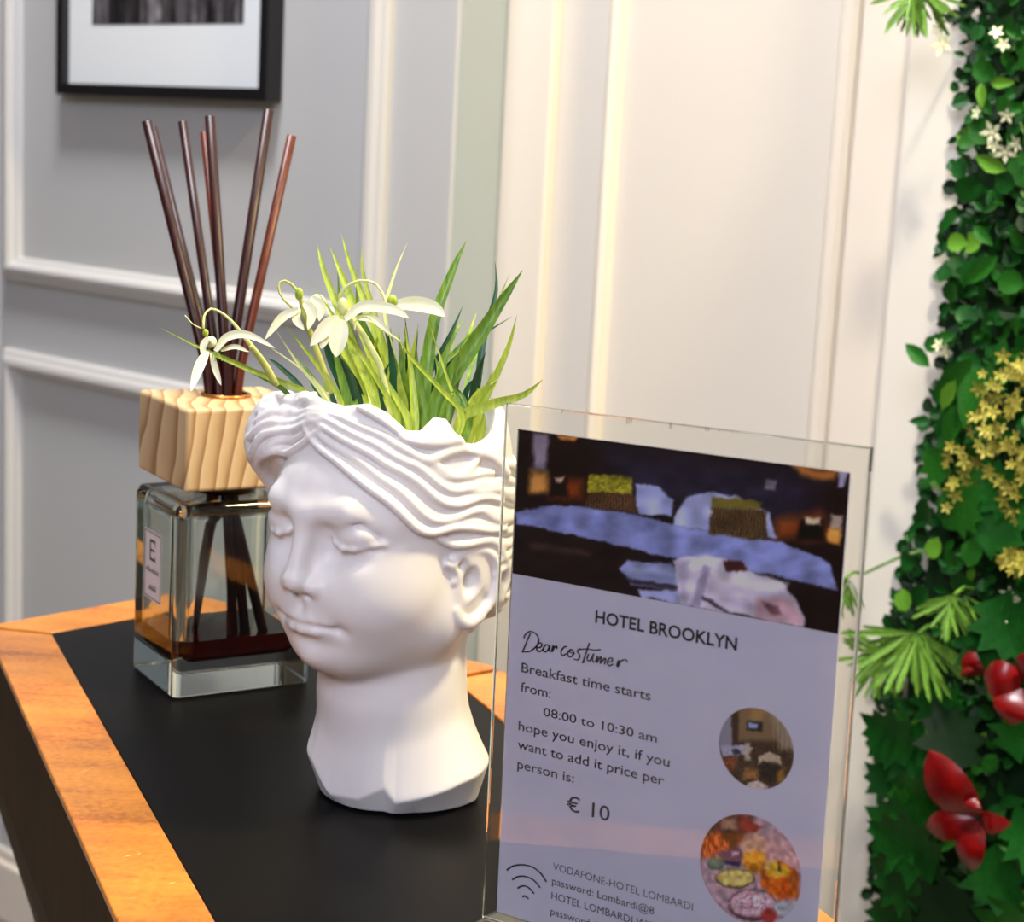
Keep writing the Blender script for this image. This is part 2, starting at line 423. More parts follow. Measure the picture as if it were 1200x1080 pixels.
def build_bust():
    h = 0.8
    lo = np.array([-68.0, -76.0, ZB - 3]); hi = np.array([68.0, 82.0, 88.0])
    nx, ny, nz = [int(v) for v in np.ceil((hi - lo) / h)]
    X = (lo[0] + h * np.arange(nx)).astype(np.float32)[:, None, None]
    Y = (lo[1] + h * np.arange(ny)).astype(np.float32)[None, :, None]
    Z = (lo[2] + h * np.arange(nz)).astype(np.float32)[None, None, :]

    def smin(a, b, k):
        d = np.clip(0.5 + 0.5 * (b - a) / k, 0, 1); return b + (a - b) * d - k * d * (1 - d)

    def smax(a, b, k): return -smin(-a, -b, k)

    def ell(x, y, z, c, r):
        qx, qy, qz = (x - c[0]) / r[0], (y - c[1]) / r[1], (z - c[2]) / r[2]
        k0 = np.sqrt(qx * qx + qy * qy + qz * qz)
        k1 = np.sqrt((qx / r[0]) ** 2 + (qy / r[1]) ** 2 + (qz / r[2]) ** 2) + 1e-9
        return k0 * (k0 - 1) / k1

    def cone(x, y, z, a, b, ra, rb):
        a = np.array(a, np.float32); b = np.array(b, np.float32); d = b - a; L = float(d @ d) + 1e-9
        t = np.clip(((x - a[0]) * d[0] + (y - a[1]) * d[1] + (z - a[2]) * d[2]) / L, 0, 1)
        dx = x - a[0] - t * d[0]; dy = y - a[1] - t * d[1]; dz = z - a[2] - t * d[2]
        return np.sqrt(dx * dx + dy * dy + dz * dz) - (ra + (rb - ra) * t)

    ops = []                                  # (kind, params) so that it works on points and on the grid
    def sol(*p): ops.append(('e',) + p)       # ellipsoid: c, r, k
    def cap(*p): ops.append(('c',) + p)       # tapered capsule: a, b, ra, rb, k
    def carve(*p): ops.append(('x',) + p)     # tapered capsule cut away
    def carve_e(*p): ops.append(('y',) + p)
    def swell(c, s, A): ops.append(('g', c, s, A))   # raise (+) or sink (-) the surface by A mm around c

    # skull, forehead, cheeks, jaw, neck
    sol((0, -8, 22), (48, 58, 54), 1)
    sol((0, 17, 22), (48.5, 47.5, 46), 8)
    sol((0, 17, -9), (47.5, 46.5, 44), 10)
    for s in (-1, 1):
        sol((s * 20, 28, -14), (23.5, 28, 26), 16)
        cap((s * 11, 35, -42), (s * 36, 5, -30), 15, 13, 14)
        cap((s * 33, 5, -34), (s * 41, 0, -8), 11, 8, 12)
    sol((0, 41.0, -42.5), (14.5, 15, 13.0), 10)
    cap((0, -8, -20), (0, -5, -75), 38, 36, 13)
    cap((0, -4, -75), (0, -6, -90), 36, 35, 8)
    # brow, nose, eyes, mouth
    for s in (-1, 1):
        cap((s * 5, 60.5, 25), (s * 23, 55.5, 28), 4, 3.2, 9)
        cap((s * 23, 55.5, 28), (s * 36, 41, 22), 3.2, 2, 9)
        swell((s * 12.5, 60, 12), (6.5, 9, 8.5), -10)
        swell((s * 15, 60, 3), (8, 9, 8), -4.6)
        swell((s * 30, 56, 16), (8, 9, 6), -1.5)
    cap((0, 60.5, 24), (0, 67.5, -6), 4.4, 5.0, 5)
    sol((0, 66.0, -8.0), (6.2, 6.2, 5.0), 4)
    for s in (-1, 1):
        sol((s * 8.6, 60.0, -10.0), (4.8, 7.0, 4.8), 3.5)
        carve_e((s * 5.0, 64.0, -14.8), (2.8, 3.8, 1.8), 1.2)
        # closed lids: ball, lid rim, groove under it, crease above
        sol((s * 22.8, 45.6, 17.0), (13.5, 13.5, 10.5), 2.0)
        swell((s * 22, 58, 6.0), (11, 8, 4.0), -3.2)
        rim = [(12.0, 55.4, 15.2), (16.0, 58.4, 12.6), (21.5, 59.4, 10.8), (27.5, 57.2, 10.8), (34.0, 51.4, 13.0), (38, 47, 14)]
        for a, b in zip(rim[:-1], rim[1:]):
            cap((s * a[0], a[1] - 0.9, a[2]), (s * b[0], b[1] - 0.9, b[2]), 1.15, 1.15, 2.4)
            carve((s * a[0], a[1] + 0.9, a[2] - 2.5), (s * b[0], b[1] + 0.9, b[2] - 2.7), 1.0, 0.9, 2.0)
        cr = [(20.0, 60.2, 25.6), (30.0, 55.0, 23.0), (36.5, 48.2, 17.5)]
        for a, b in zip(cr[:-1], cr[1:]):
            carve((s * a[0], a[1], a[2]), (s * b[0], b[1], b[2]), 0.6, 0.6, 2.4)
        # lips
        if s < 0: sol((0, 50, -28.5), (17, 12.5, 11), 7)
        cap((0, 61.4, -26.8), (s * 5.0, 60.8, -26.6), 1.5, 1.7, 3.0)
        cap((s * 5.0, 60.8, -26.6), (s * 16, 55.2, -29.4), 1.7, 0.8, 3.0)
        cap((0, 60.4, -32.6), (s * 6.5, 59.6, -32.4), 2.9, 2.5, 2.6)
        cap((s * 6.5, 59.2, -32.4), (s * 14.5, 55.8, -30.8), 2.5, 0.8, 2.6)
        ln = [(0, 64.6, -29.7), (5, 64.0, -29.3), (11, 61.6, -29.6), (18, 56.6, -30.4)]
        for a, b in zip(ln[:-1], ln[1:]):
            carve((s * a[0], a[1], a[2]), (s * b[0], b[1], b[2]), 1.3, 1.0, 1.6)
        swell((s * 20, 54, -30), (4, 6, 4), -1.8)
    swell((0, 62, -38.5), (10, 7, 3.5), -2.8)
    swell((0, 63, -21.0), (2.6, 6, 3.6), -1.5)
    swell((0, 56, -48), (9, 8, 6), 1.6)
    sol((0, 20, -40), (25, 25, 14), 14)

    nbase = len(ops)

    def apply(f, x, y, z, op, grid=False):
        """one operation on whole arrays x,y,z (broadcastable)"""
        t = op[0]
        if t == 'e': return smin(f, ell(x, y, z, op[1], op[2]), op[3])
        if t == 'c': return smin(f, cone(x, y, z, *op[1:5]), op[5])
        if t == 'x': return smax(f, -cone(x, y, z, *op[1:5]), op[5])
        if t == 'y': return smax(f, -ell(x, y, z, op[1], op[2]), op[3])
        if t == 'L':
            g = None
            for sg in op[1]:
                c_ = cone(x, y, z, *sg); g = c_ if g is None else np.minimum(g, c_)
            return smin(f, g, op[2])
        if t == 'g':
            c, s, A = op[1:]
            return f - A * np.exp(-((x - c[0]) / s[0]) ** 2 - ((y - c[1]) / s[1]) ** 2 - ((z - c[2]) / s[2]) ** 2)

    def bbox(op):
        t = op[0]
        if t in 'ey':
            c, r, k = np.array(op[1]), np.array(op[2]), op[3]; p = r + k + 5; return c - p, c + p
        if t == 'L':
            P = np.array([q_ for sg in op[1] for q_ in sg[:2]]); p = max(sg[2] for sg in op[1]) + op[2] + 4
            return P.min(0) - p, P.max(0) + p
        if t in 'cx':
            a, b = np.array(op[1]), np.array(op[2]); p = max(op[3], op[4]) + op[5] + 4; return np.minimum(a, b) - p, np.maximum(a, b) + p
        c, s = np.array(op[1]), np.array(op[2]); return c - 3 * s, c + 3 * s

    def run(f, oplist):
        for op in oplist:
            a, b = bbox(op)
            i0 = np.clip(np.floor((a - lo) / h).astype(int), 0, [nx, ny, nz]); i1 = np.clip(np.ceil((b - lo) / h).astype(int) + 1, 0, [nx, ny, nz])
            if np.any(i1 <= i0): continue
            sl = tuple(slice(i0[k], i1[k]) for k in range(3))
            f[sl] = apply(f[sl], X[sl[0]], Y[:, sl[1]], Z[:, :, sl[2]], op)
        return f

    f = np.full((nx, ny, nz), 60.0, np.float32)
    run(f, ops)
    # hair cap behind the hairline
    capf = ell(X, Y, Z, (0, -7, 10), (55.5, 64, 118))
    capf = smin(capf, ell(X, Y, Z, (-44, 34, 50), (16, 16, 24)), 8)
    capf = smin(capf, ell(X, Y, Z, (-46, 31, 28), (12, 16, 20)), 8)
    back = Y - 0.93 * Z - 4.5 + 0.0 * X * X
    capf = smax(capf, back * 0.73, 4)
    capf = smax(capf, -(Z + 32 - 0.12 * Y), 16)
    f = smin(f, capf.astype(np.float32), 2.0)
    f0 = f.copy()

    def samp(p):
        g = (np.asarray(p) - lo) / h
        i = np.clip(g.astype(int), 0, [nx - 2, ny - 2, nz - 2]); t = g - i
        c = f0[i[0]:i[0] + 2, i[1]:i[1] + 2, i[2]:i[2] + 2]
        c = c[0] * (1 - t[0]) + c[1] * t[0]; c = c[0] * (1 - t[1]) + c[1] * t[1]; return c[0] * (1 - t[2]) + c[1] * t[2]

    camH = HR @ (CAM - HO) * 1000

    def hit(px, py, depth=0.0):
        """the place on the carved head seen at this point of the photograph, sunk by depth"""
        q = HR @ ray(px, py); q = q / np.linalg.norm(q)
        t = np.dot(-camH, q) - 95; best = (1e9, None)
        for _ in range(400):
            p = camH + q * t; d = samp(p)
            if d < best[0]: best = (d, p.copy())
            if d < 0.05: return p + q * depth
            t += max(0.25, 0.7 * min(d, 20))
            if t > 1100: break
        return best[1] - q * 0 + 0

    def sink(p, d):
        """point moved to the level d (mm) outside the surface along the gradient"""
        p = np.array(p, float)
        for _ in range(3):
            e = 1.2; g = np.array([samp(p + [e, 0, 0]) - samp(p - [e, 0, 0]), samp(p + [0, e, 0]) - samp(p - [0, e, 0]), samp(p + [0, 0, e]) - samp(p - [0, 0, e])])
            n = np.linalg.norm(g) + 1e-6; g = g / n
            p = p - g * (samp(p) - d)
        return p

    hair = []
    def lock(pts, r0, r1, lift=0.0, mirror=True, k=1.0, wav=0.0):
        n = max(6, int(len(pts) * 2.6)); S = [np.array(p) for p in spline(pts, n)]
        S = [sink(p, lift) for p in S]
        m_ = len(S) - 1
        rad = [r0 * (math.sin(math.pi * min(1, 0.12 + 0.5 * i / m_ * 1.0)) ** 0.6) * (1 - i / m_) + r1 * i / m_ + 0 for i in range(n)]
        S = [S[0]] + [(S[i - 1] + 2 * S[i] + S[i + 1]) / 4 for i in range(1, m_)] + [S[-1]]
        for s_ in ((1, -1) if mirror else (1,)):
            T = S if s_ == 1 else [sink(p * [-1, 1, 1] - [15 * min(1, max(0, (p[1] - 15) / 30)), 0, 0], lift) for p in S]
            hair.append(('L', [(T[i], T[i + 1], rad[i], rad[i + 1]) for i in range(m_)], k))

    def zl(pts, r0, r1, lift=0.0, mirror=True, k=1.0, o=(260, 440), sc=3.3333):
        lock([hit(o[0] + a / sc, o[1] + b / sc) for a, b in pts], r0, r1, lift, mirror, k)

    # near-side locks, from the parting back over the ear: a sheaf of strands between guide lines
    guides = [[(340, 205), (370, 262), (430, 320), (490, 372), (560, 432), (640, 488), (700, 545), (760, 600), (820, 612), (880, 592), (960, 592), (1040, 604), (1100, 592)],
              [(348, 185), (400, 244), (470, 292), (540, 334), (600, 392), (680, 444), (740, 502), (800, 556), (870, 566), (940, 544), (1000, 520), (1070, 545), (1110, 540)],
              [(352, 168), (420, 212), (500, 262), (580, 302), (650, 352), (730, 394), (790, 444), (850, 494), (930, 504), (1000, 474), (1050, 480), (1090, 492)],
              [(352, 150), (430, 180), (520, 232), (610, 272), (680, 322), (760, 354), (820, 404), (880, 446), (950, 444), (1010, 420), (1060, 430)],
              [(360, 132), (450, 155), (540, 200), (620, 232), (690, 274), (770, 324), (840, 354), (900, 394), (960, 394), (1010, 380), (1050, 380)]]
    G = [np.array([hit(260 + a_ / 3.3333, 440 + b_ / 3.3333) for a_, b_ in [tuple(q_) for q_ in spline(g_, 15)]]) for g_ in guides]
    for gi in range(len(G) - 1):
        for q_, (rr_, lf_) in enumerate([(3.0, 1.3), (1.4, 0.5), (1.8, -0.3)]):
            t_ = q_ / 3.0
            lock(list(G[gi] * (1 - t_) + G[gi + 1] * t_)[(0 if q_ == 0 else 2):], rr_, 1.5, lf_ * (1.0 if gi % 2 else 1.5), k=0.9)
    lock(list(G[-1]), 2.6, 1.8, 0.8)
    zl([(460, 66), (520, 74), (580, 96), (630, 136), (690, 184), (740, 216)], 4.6, 3.0, 1.5)
    zl([(480, 100), (540, 120), (600, 150), (660, 190), (720, 240)], 3.4, 2.4, 1.5)
    zl([(660, 268), (720, 292), (800, 334), (870, 302), (940, 284), (1000, 302), (1080, 352)], 2.8, 2.8, 1.0)
    zl([(790, 344), (850, 384), (900, 400), (960, 372), (990, 330)], 2.4, 2.0, 0.6)
    zl([(700, 240), (780, 262), (860, 262), (940, 248), (1010, 290), (1100, 380)], 3.6, 3.4, 1.4)
    zl([(820, 618), (880, 652), (950, 660), (1030, 640), (1090, 652), (1140, 640)], 2.6, 2.2, 0.4)
    zl([(940, 440), (1000, 452), (1060, 440), (1110, 460), (1150, 450)], 3.0, 2.6, 0.8)
    zl([(1000, 520), (1060, 560), (1120, 556), (1150, 540)], 3.0, 2.6, 0.8)
    zl([(1040, 640), (1100, 700), (1110, 790), (1080, 880), (1030, 950), (980, 990)], 3.4, 2.4, 0.6)
    # strands that run from above the ear round the back of the head, both sides
    for j in range(13):
        z0 = 46 - 7.2 * j; pts = []
        for i in range(9):
            a = math.radians(8 + i * 11.5)                      # from beside the ear to the middle of the back
            zz = z0 - 6 * math.sin(a) + 2.6 * math.sin(i * 1.5 + j * 0.8) - 0.05 * i * j
            pts.append((54 * math.cos(a), -8 - 62 * math.sin(a), zz))
        if z0 < -6: pts = pts[2:]
        if z0 > -36: lock(pts, 3.6, 3.2, 0.4)
    # tufts at the far temple
    far = [[(330, 184), (284, 192), (226, 190), (160, 168)], [(326, 206), (272, 232), (204, 242), (134, 250)],
           [(300, 236), (250, 268), (184, 288), (130, 318)], [(318, 150), (260, 140), (200, 150), (150, 180)],
           [(300, 96), (240, 62), (190, 80), (150, 126), (132, 166)], [(270, 66), (215, 60), (165, 100), (140, 150)]]
    for t_ in far[3:]: zl(t_, 3.2, 2.6, 0.8, mirror=False)
    for t_ in [[(128, 150), (92, 186), (78, 236)], [(120, 236), (84, 256), (72, 296)], [(140, 300), (112, 330), (104, 380)]]:
        zl(t_, 3.6, 3.0, 1.0, mirror=False)
    run(f, hair)

    # ears
    camx = lambda px, py, x: camH + (HR @ ray(px, py)) * ((x - camH[0]) / (HR @ ray(px, py))[0])
    def ear(pts, r, xs, kind='c', k=1.2, o=(260, 437)):
        P = [camx(o[0] + a / 3.3333, o[1] + b / 3.3333, xv) for (a, b), xv in zip(pts, xs)]
        P = [np.array(p) for p in spline(P, len(P) * 3)]; L = []
        for s in (1, -1): L.append(('L', [(P[i] * [s, 1, 1], P[i + 1] * [s, 1, 1], r, r) for i in range(len(P) - 1)], k))
        return L
    E = []
    for s in (1, -1):
        E += [('e', np.array([s * 48.5, -4.5, -12.0]), np.array([5.0, 13.0, 18.0]), 2.5)]
        E += [('c', np.array([s * 44, -1, -4.0]), np.array([s * 44, 3, -20.0]), 9, 7, 4)]
        E += [('y', np.array([s * 55.5, 0.5, -9.0]), np.array([6.0, 4.6, 8.0]), 2.0)]
    E += ear([(905, 742), (925, 712), (965, 694), (1015, 690), (1058, 716), (1078, 770), (1070, 840), (1045, 900), (1000, 950)], 2.6, [50, 51, 52.5, 54, 55, 55.5, 55, 53.5, 52])
    E += ear([(1000, 950), (960, 975), (925, 960), (905, 925)], 3.6, [51.5, 51, 50, 49])
    E += ear([(950, 765), (985, 760), (1005, 800), (995, 850), (960, 885), (925, 900)], 1.9, [50, 51.5, 52.5, 52.5, 51.5, 50])
    E += ear([(880, 745), (905, 765), (915, 790), (905, 815)], 2.2, [49.5, 50, 50, 49.5])
    run(f, E)

    # soften the strands a little and close hairline gaps
    for ax in range(3):
        g_ = np.moveaxis(f, ax, 0); g_[1:-1] = 0.25 * g_[:-2] + 0.5 * g_[1:-1] + 0.25 * g_[2:]

    # opening: wavy rim of hair, hollow inside
    A = np.arctan2(X, Y + 8)                                   # 0 = forehead, + = near side
    rt = np.array([(-180, 73), (-140, 72), (-100, 66), (-75, 74), (-50, 77), (-30, 79), (-12, 77), (5, 76), (20, 79), (30, 75), (42, 66), (50, 66), (58, 73), (66, 72), (76, 60), (95, 57), (120, 60), (145, 71), (165, 73)], float)
    rim = np.interp(np.degrees(A), rt[:, 0], rt[:, 1], period=360)
    f = smax(f, (Z - rim).astype(np.float32) * 0.9, 5.0)
    hole = ell(X, Y, Z, (0, -8, 82), (43.5, 49, 60))
    f = smax(f, -hole.astype(np.float32), 2.5)

    # shoulders: uneven foot with a ridge, cut in below
    cz = ZB
    vr = X * 0.788 - (Y + 6) * 0.616; vc = X * 0.616 + (Y + 6) * 0.788
    ph = np.degrees(np.arctan2(vr, vc)); rho = np.sqrt(vr ** 2 + vc ** 2)
    def tab(rows, k): r_ = np.array(rows, float); return np.interp(ph, r_[:, 0], r_[:, k], period=360)
    rows = [(-135, 45, 22, 39), (-90, 43, 22, 36), (-67, 44, 20, 35), (-47, 38.5, 6, 34), (-20, 38, 8, 34), (0, 43, 16, 33), (8, 42, 9, 36), (25, 47, 12, 36),
            (50, 52, 18, 41), (75, 53, 20, 47), (110, 50, 20, 46), (150, 46, 20, 42), (180, 45, 20, 40)]
    ph0 = ph; R1 = 0
    for dph in (-14, -7, 0, 7, 14): ph = ph0 + dph; R1 = R1 + tab(rows, 1) / 5
    ph = ph0; Z1, R0 = tab(rows, 2) + cz, tab(rows, 3)
    t1 = np.clip((Z - Z1) / (cz + 74 - Z1), 0, 1)
    Ru = R1 + (35.5 - R1) * (1 - (1 - t1) ** 1.9); Rl = R0 + (R1 - R0) * np.clip((Z - cz) / (Z1 - cz), 0, 1)
    up_ = (rho - Ru) * 0.8; dn_ = (rho - Rl) * 0.85
    foot = smax(up_, dn_, 0.8); foot = smax(foot, (Z - (cz + 74)), 4.0).astype(np.float32)
    f = smin(f, foot, 4.0)
    f = smax(f, (cz + 0.1 - Z).astype(np.float32) + 0 * f, 1.0)

    # ---- surface nets
    f[[0, -1]] = 5; f[:, [0, -1]] = 5; f[:, :, [0, -1]] = 5
    ins = f < 0
    cells = np.zeros((nx - 1, ny - 1, nz - 1), np.int8)
    corners = [(a, b, c) for a in (0, 1) for b in (0, 1) for c in (0, 1)]
    for a, b, c in corners: cells += ins[a:nx - 1 + a, b:ny - 1 + b, c:nz - 1 + c]
    act = np.argwhere((cells > 0) & (cells < 8))
    idx = -np.ones(cells.shape, np.int32); idx[tuple(act.T)] = np.arange(len(act))
    acc = np.zeros((len(act), 3)); cnt = np.zeros(len(act))
    for a in corners:
        for ax in range(3):
            if a[ax]: continue
            b = list(a); b[ax] = 1
            fa = f[tuple((act + a).T)]; fb = f[tuple((act + b).T)]
            s_ = (fa < 0) != (fb < 0); t = fa / (fa - fb + 1e-12 * (fa == fb))
            p = np.tile(np.array(a, float), (len(act), 1)); p[:, ax] = t
            acc[s_] += p[s_]; cnt[s_] += 1
    V = (act + acc / cnt[:, None]) * h + lo
    quads = []
    for ax in range(3):
        sa = [slice(1, -1)] * 3; sa[ax] = slice(0, -1); sb = list(sa); sb[ax] = slice(1, None)
        A_ = ins[tuple(sa)]; B_ = ins[tuple(sb)]; e = np.argwhere(A_ != B_); fl = A_[tuple(e.T)]
        off = np.ones(3, int); off[ax] = 0; e = e + off
        u_, v_ = [(1, 2), (2, 0), (0, 1)][ax]
        du = np.zeros(3, int); du[u_] = 1; dv = np.zeros(3, int); dv[v_] = 1
        q = np.stack([idx[tuple((e - du - dv).T)], idx[tuple((e - dv).T)], idx[tuple(e.T)], idx[tuple((e - du).T)]], 1)
        q[~fl] = q[~fl][:, ::-1]; quads.append(q)
    Q = np.concatenate(quads); Q = Q[(Q >= 0).all(1)]
    W = V / 1000
    me = bpy.data.meshes.new('head_planter')
    me.vertices.add(len(W)); me.vertices.foreach_set('co', W.ravel())
    me.loops.add(len(Q) * 4); me.loops.foreach_set('vertex_index', Q.ravel())
    me.polygons.add(len(Q)); me.polygons.foreach_set('loop_start', np.arange(len(Q)) * 4); me.polygons.foreach_set('loop_total', np.full(len(Q), 4))
    me.update(calc_edges=True); me.validate()
    return me


bust_mat = mat('matte_white_ceramic', rgb(220, 217, 215), rough=0.45, spec=0.4, sss=0.0)
bm_ = build_bust()
# mesh is in the head's own frame: x towards its left ear, y towards the face; put the origin on the table
for v in (0,):
    co = np.zeros(len(bm_.vertices) * 3); bm_.vertices.foreach_get('co', co); co = co.reshape(-1, 3)
    co[:, 2] -= ZB / 1000
    co = np.stack([co[:, 0] * HL[0] + co[:, 1] * HF[0], co[:, 0] * HL[1] + co[:, 1] * HF[1], co[:, 2]], 1)
    bm_.vertices.foreach_set('co', co.ravel())
    bm_.flip_normals()
planter = link_mesh('head_planter', bm_, bust_mat, smooth=True)
planter.location = (HO[0], HO[1], TZ)
tag(planter, 'matte white planter shaped like a classical head with wavy hair and closed eyes', 'planter')

# ------------------------------------------------------------------ reed diffuser
def glass_mat(name, col=(1, 1, 1, 1), rough=0.0, ior=1.5):
    mt = bpy.data.materials.new(name); mt.use_nodes = True; nt = mt.node_tree
    for n in list(nt.nodes):
        if n.type != 'OUTPUT_MATERIAL': nt.nodes.remove(n)
    g = nt.nodes.new('ShaderNodeBsdfGlass'); g.inputs['Color'].default_value = col; g.inputs['IOR'].default_value = ior; g.inputs['Roughness'].default_value = rough
    nt.links.new(g.outputs[0], nt.nodes['Material Output'].inputs[0]); return mt


glass = glass_mat('clear_thick_glass', (0.93, 0.95, 0.92, 1))
d_ang = math.radians(31.5); e1 = np.array([math.cos(d_ang), math.sin(d_ang), 0]); e2 = np.array([-math.sin(d_ang), math.cos(d_ang), 0])
bc = np.array([-0.1938, 1.0125, TZ]); BW, BD = 0.089, 0.074
bcen = bc + e1 * BW / 2 + e2 * BD / 2
diff = empty('reed_diffuser', bcen, d_ang)
tag(diff, 'square clear glass reed diffuser bottle with pale wooden block cap and dark red liquid', 'diffuser')
GT = 0.1175                                                   # top of glass
bm = box_bm(-BW / 2, BW / 2, -BD / 2, BD / 2, 0, GT, 0.0)
ve = [e for e in bm.edges if abs(e.verts[0].co.z - e.verts[1].co.z) > 0.05]
bmesh.ops.bevel(bm, geom=ve, offset=0.005, segments=4, affect='EDGES', profile=0.5)
te = [e for e in bm.edges if e.verts[0].co.z > GT - 1e-5 and e.verts[1].co.z > GT - 1e-5 and len(e.link_faces) == 2 and abs(e.link_faces[0].normal.z - e.link_faces[1].normal.z) > 0.5]
bmesh.ops.bevel(bm, geom=te, offset=0.006, segments=4, affect='EDGES', profile=0.5)
te = [e for e in bm.edges if e.verts[0].co.z < 1e-5 and e.verts[1].co.z < 1e-5]
bmesh.ops.bevel(bm, geom=te, offset=0.0012, segments=2, affect='EDGES', profile=0.5)
bmesh.ops.recalc_face_normals(bm, faces=bm.faces)
CX, CY, CZ0 = BW / 2 - 0.0075, BD / 2 - 0.0075, 0.019
def cavity_bm(z0, z1, ex=0.0):
    b2 = box_bm(-CX - ex, CX + ex, -CY - ex, CY + ex, z0 - ex, z1, 0.0)
    v2 = [e for e in b2.edges if abs(e.verts[0].co.z - e.verts[1].co.z) > 0.005]
    bmesh.ops.bevel(b2, geom=v2, offset=0.009, segments=5, affect='EDGES', profile=0.5)
    be = [e for e in b2.edges if e.verts[0].co.z < z0 + 1e-4 and e.verts[1].co.z < z0 + 1e-4]
    bmesh.ops.bevel(b2, geom=be, offset=0.006, segments=4, affect='EDGES', profile=0.5)
    bmesh.ops.recalc_face_normals(b2, faces=b2.faces); return b2
cv = cavity_bm(CZ0, GT - 0.007)
te = [e for e in cv.edges if e.verts[0].co.z > GT - 0.0071 and e.verts[1].co.z > GT - 0.0071]
bmesh.ops.bevel(cv, geom=te, offset=0.006, segments=3, affect='EDGES', profile=0.5)
bmesh.ops.reverse_faces(cv, faces=cv.faces)
mtmp = bpy.data.meshes.new('tmp'); cv.to_mesh(mtmp); cv.free(); bm.from_mesh(mtmp); bpy.data.meshes.remove(mtmp)
me = bpy.data.meshes.new('glass_bottle'); bm.to_mesh(me); bm.free()
gb = link_mesh('glass_bottle', me, glass, diff, True)
for p in me.polygons: p.use_smooth = True
me.update()
try:
    md = gb.modifiers.new('wn', 'WEIGHTED_NORMAL'); md.keep_sharp = False; md.weight = 80
except Exception: pass
liq_m = bpy.data.materials.new('dark_red_oil'); liq_m.use_nodes = True; nt = liq_m.node_tree
b = nt.nodes['Principled BSDF']; b.inputs['Base Color'].default_value = (0.035, 0.001, 0.001, 1); b.inputs['Transmission Weight'].default_value = 0.3
b.inputs['Roughness'].default_value = 0.03; b.inputs['IOR'].default_value = 1.40
lq = cavity_bm(CZ0, CZ0 + 0.0135, 0.00012)
l_o = bm_obj('liquid', lq, liq_m, diff)
# wooden block cap with straight visible grain
blk_m = bpy.data.materials.new('pale_pine_block'); blk_m.use_nodes = True; nt = blk_m.node_tree; b = nt.nodes['Principled BSDF']
tc = nt.nodes.new('ShaderNodeTexCoord'); mp = nt.nodes.new('ShaderNodeMapping'); mp.inputs['Rotation'].default_value = (math.radians(28), math.radians(-36), math.radians(14)); mp.inputs['Scale'].default_value = (1.0, 0.5, 0.4)
nt.links.new(tc.outputs['Object'], mp.inputs['Vector'])
nz = nt.nodes.new('ShaderNodeTexNoise'); nz.inputs['Scale'].default_value = 28; nz.inputs['Detail'].default_value = 2; nt.links.new(mp.outputs[0], nz.inputs['Vector'])
mixv = nt.nodes.new('ShaderNodeVectorMath'); mixv.operation = 'MULTIPLY_ADD'; mixv.inputs[1].default_value = (0.016,) * 3
nt.links.new(nz.outputs['Color'], mixv.inputs[0]); nt.links.new(mp.outputs[0], mixv.inputs[2])
wv = nt.nodes.new('ShaderNodeTexWave'); wv.inputs['Scale'].default_value = 46; wv.inputs['Distortion'].default_value = 2.0; wv.inputs['Detail'].default_value = 2; wv.inputs['Detail Scale'].default_value = 0.6
wv.bands_direction = 'X'; wv.wave_profile = 'SAW'
nt.links.new(mixv.outputs[0], wv.inputs['Vector'])
rp = nt.nodes.new('ShaderNodeValToRGB'); e = rp.color_ramp.elements
e[0].position = 0.0; e[0].color = rgb(208, 182, 138); e[1].position = 0.95; e[1].color = rgb(146, 108, 66); kk = e.new(0.6); kk.color = rgb(188, 156, 112); k2 = e.new(1.0); k2.color = rgb(204, 174, 128)
nt.links.new(wv.outputs['Fac'], rp.inputs['Fac']); nt.links.new(rp.outputs['Color'], b.inputs['Base Color'])
b.inputs['Roughness'].default_value = 0.5
KS, KZ0, KZ1 = 0.082, 0.1255, 0.1745
bk = box_bm(-KS / 2, KS / 2, -KS / 2, KS / 2, KZ0, KZ1, 0.0022, 3)
bo = bm_obj('wooden_cap', bk, blk_m, diff)
# neck collar between glass and block
colr = mat('dark_bronze_collar', rgb(70, 52, 34), 0.3, metal=0.8)
Vt, Ft = tube_geo([(0, 0, GT - 0.001), (0, 0, KZ0 + 0.001)], 0.019, 32)
obj('neck_collar', Vt, Ft, colr, diff, True)
hole = (0.002, 0.006)
brass = mat('brass_ring', rgb(190, 130, 70), 0.25, metal=0.9)
th = np.linspace(0, 2 * math.pi, 37)
Vt, Ft = tube_geo([(hole[0] + 0.0142 * math.cos(t), hole[1] + 0.0142 * math.sin(t), KZ1 + 0.0008) for t in th], 0.0014, 8, False)
obj('brass_ring', Vt, Ft, brass, bo, True)
hole_m = mat('dark_hole', rgb(40, 14, 8), 0.8)
obj('opening', [(hole[0] + 0.0135 * math.cos(t), hole[1] + 0.0135 * math.sin(t), KZ1 + 0.0004) for t in th[:-1]], [tuple(range(36))], hole_m, bo)
# label on the left face (local -x side)
lab = mat('white_label', rgb(214, 205, 204), 0.5); ink = mat('black_ink', rgb(28, 26, 30), 0.6)
lz0, lz1, ly0, ly1 = 0.051, 0.094, -0.014, 0.016
lx = -BW / 2 - 0.0002
LB = obj('label', [(lx, ly0, lz0), (lx, ly1, lz0), (lx, ly1, lz1), (lx, ly0, lz1)], [(3, 2, 1, 0)], lab, diff)
lm = MB(); x_ = lx - 0.00015
def lrect(y0, y1, z0, z1): lm.add(([(x_, y0, z0), (x_, y1, z0), (x_, y1, z1), (x_, y0, z1)], [(3, 2, 1, 0)]))
w_ = 0.0006
yi0, yi1, zi0, zi1 = ly0 + 0.001, ly1 - 0.001, lz0 + 0.001, lz1 - 0.001
lrect(yi0, yi1, zi0, zi0 + w_); lrect(yi0, yi1, zi1 - w_, zi1); lrect(yi0, yi0 + w_, zi0, zi1); lrect(yi1 - w_, yi1, zi0, zi1)
yc = (ly0 + ly1) / 2
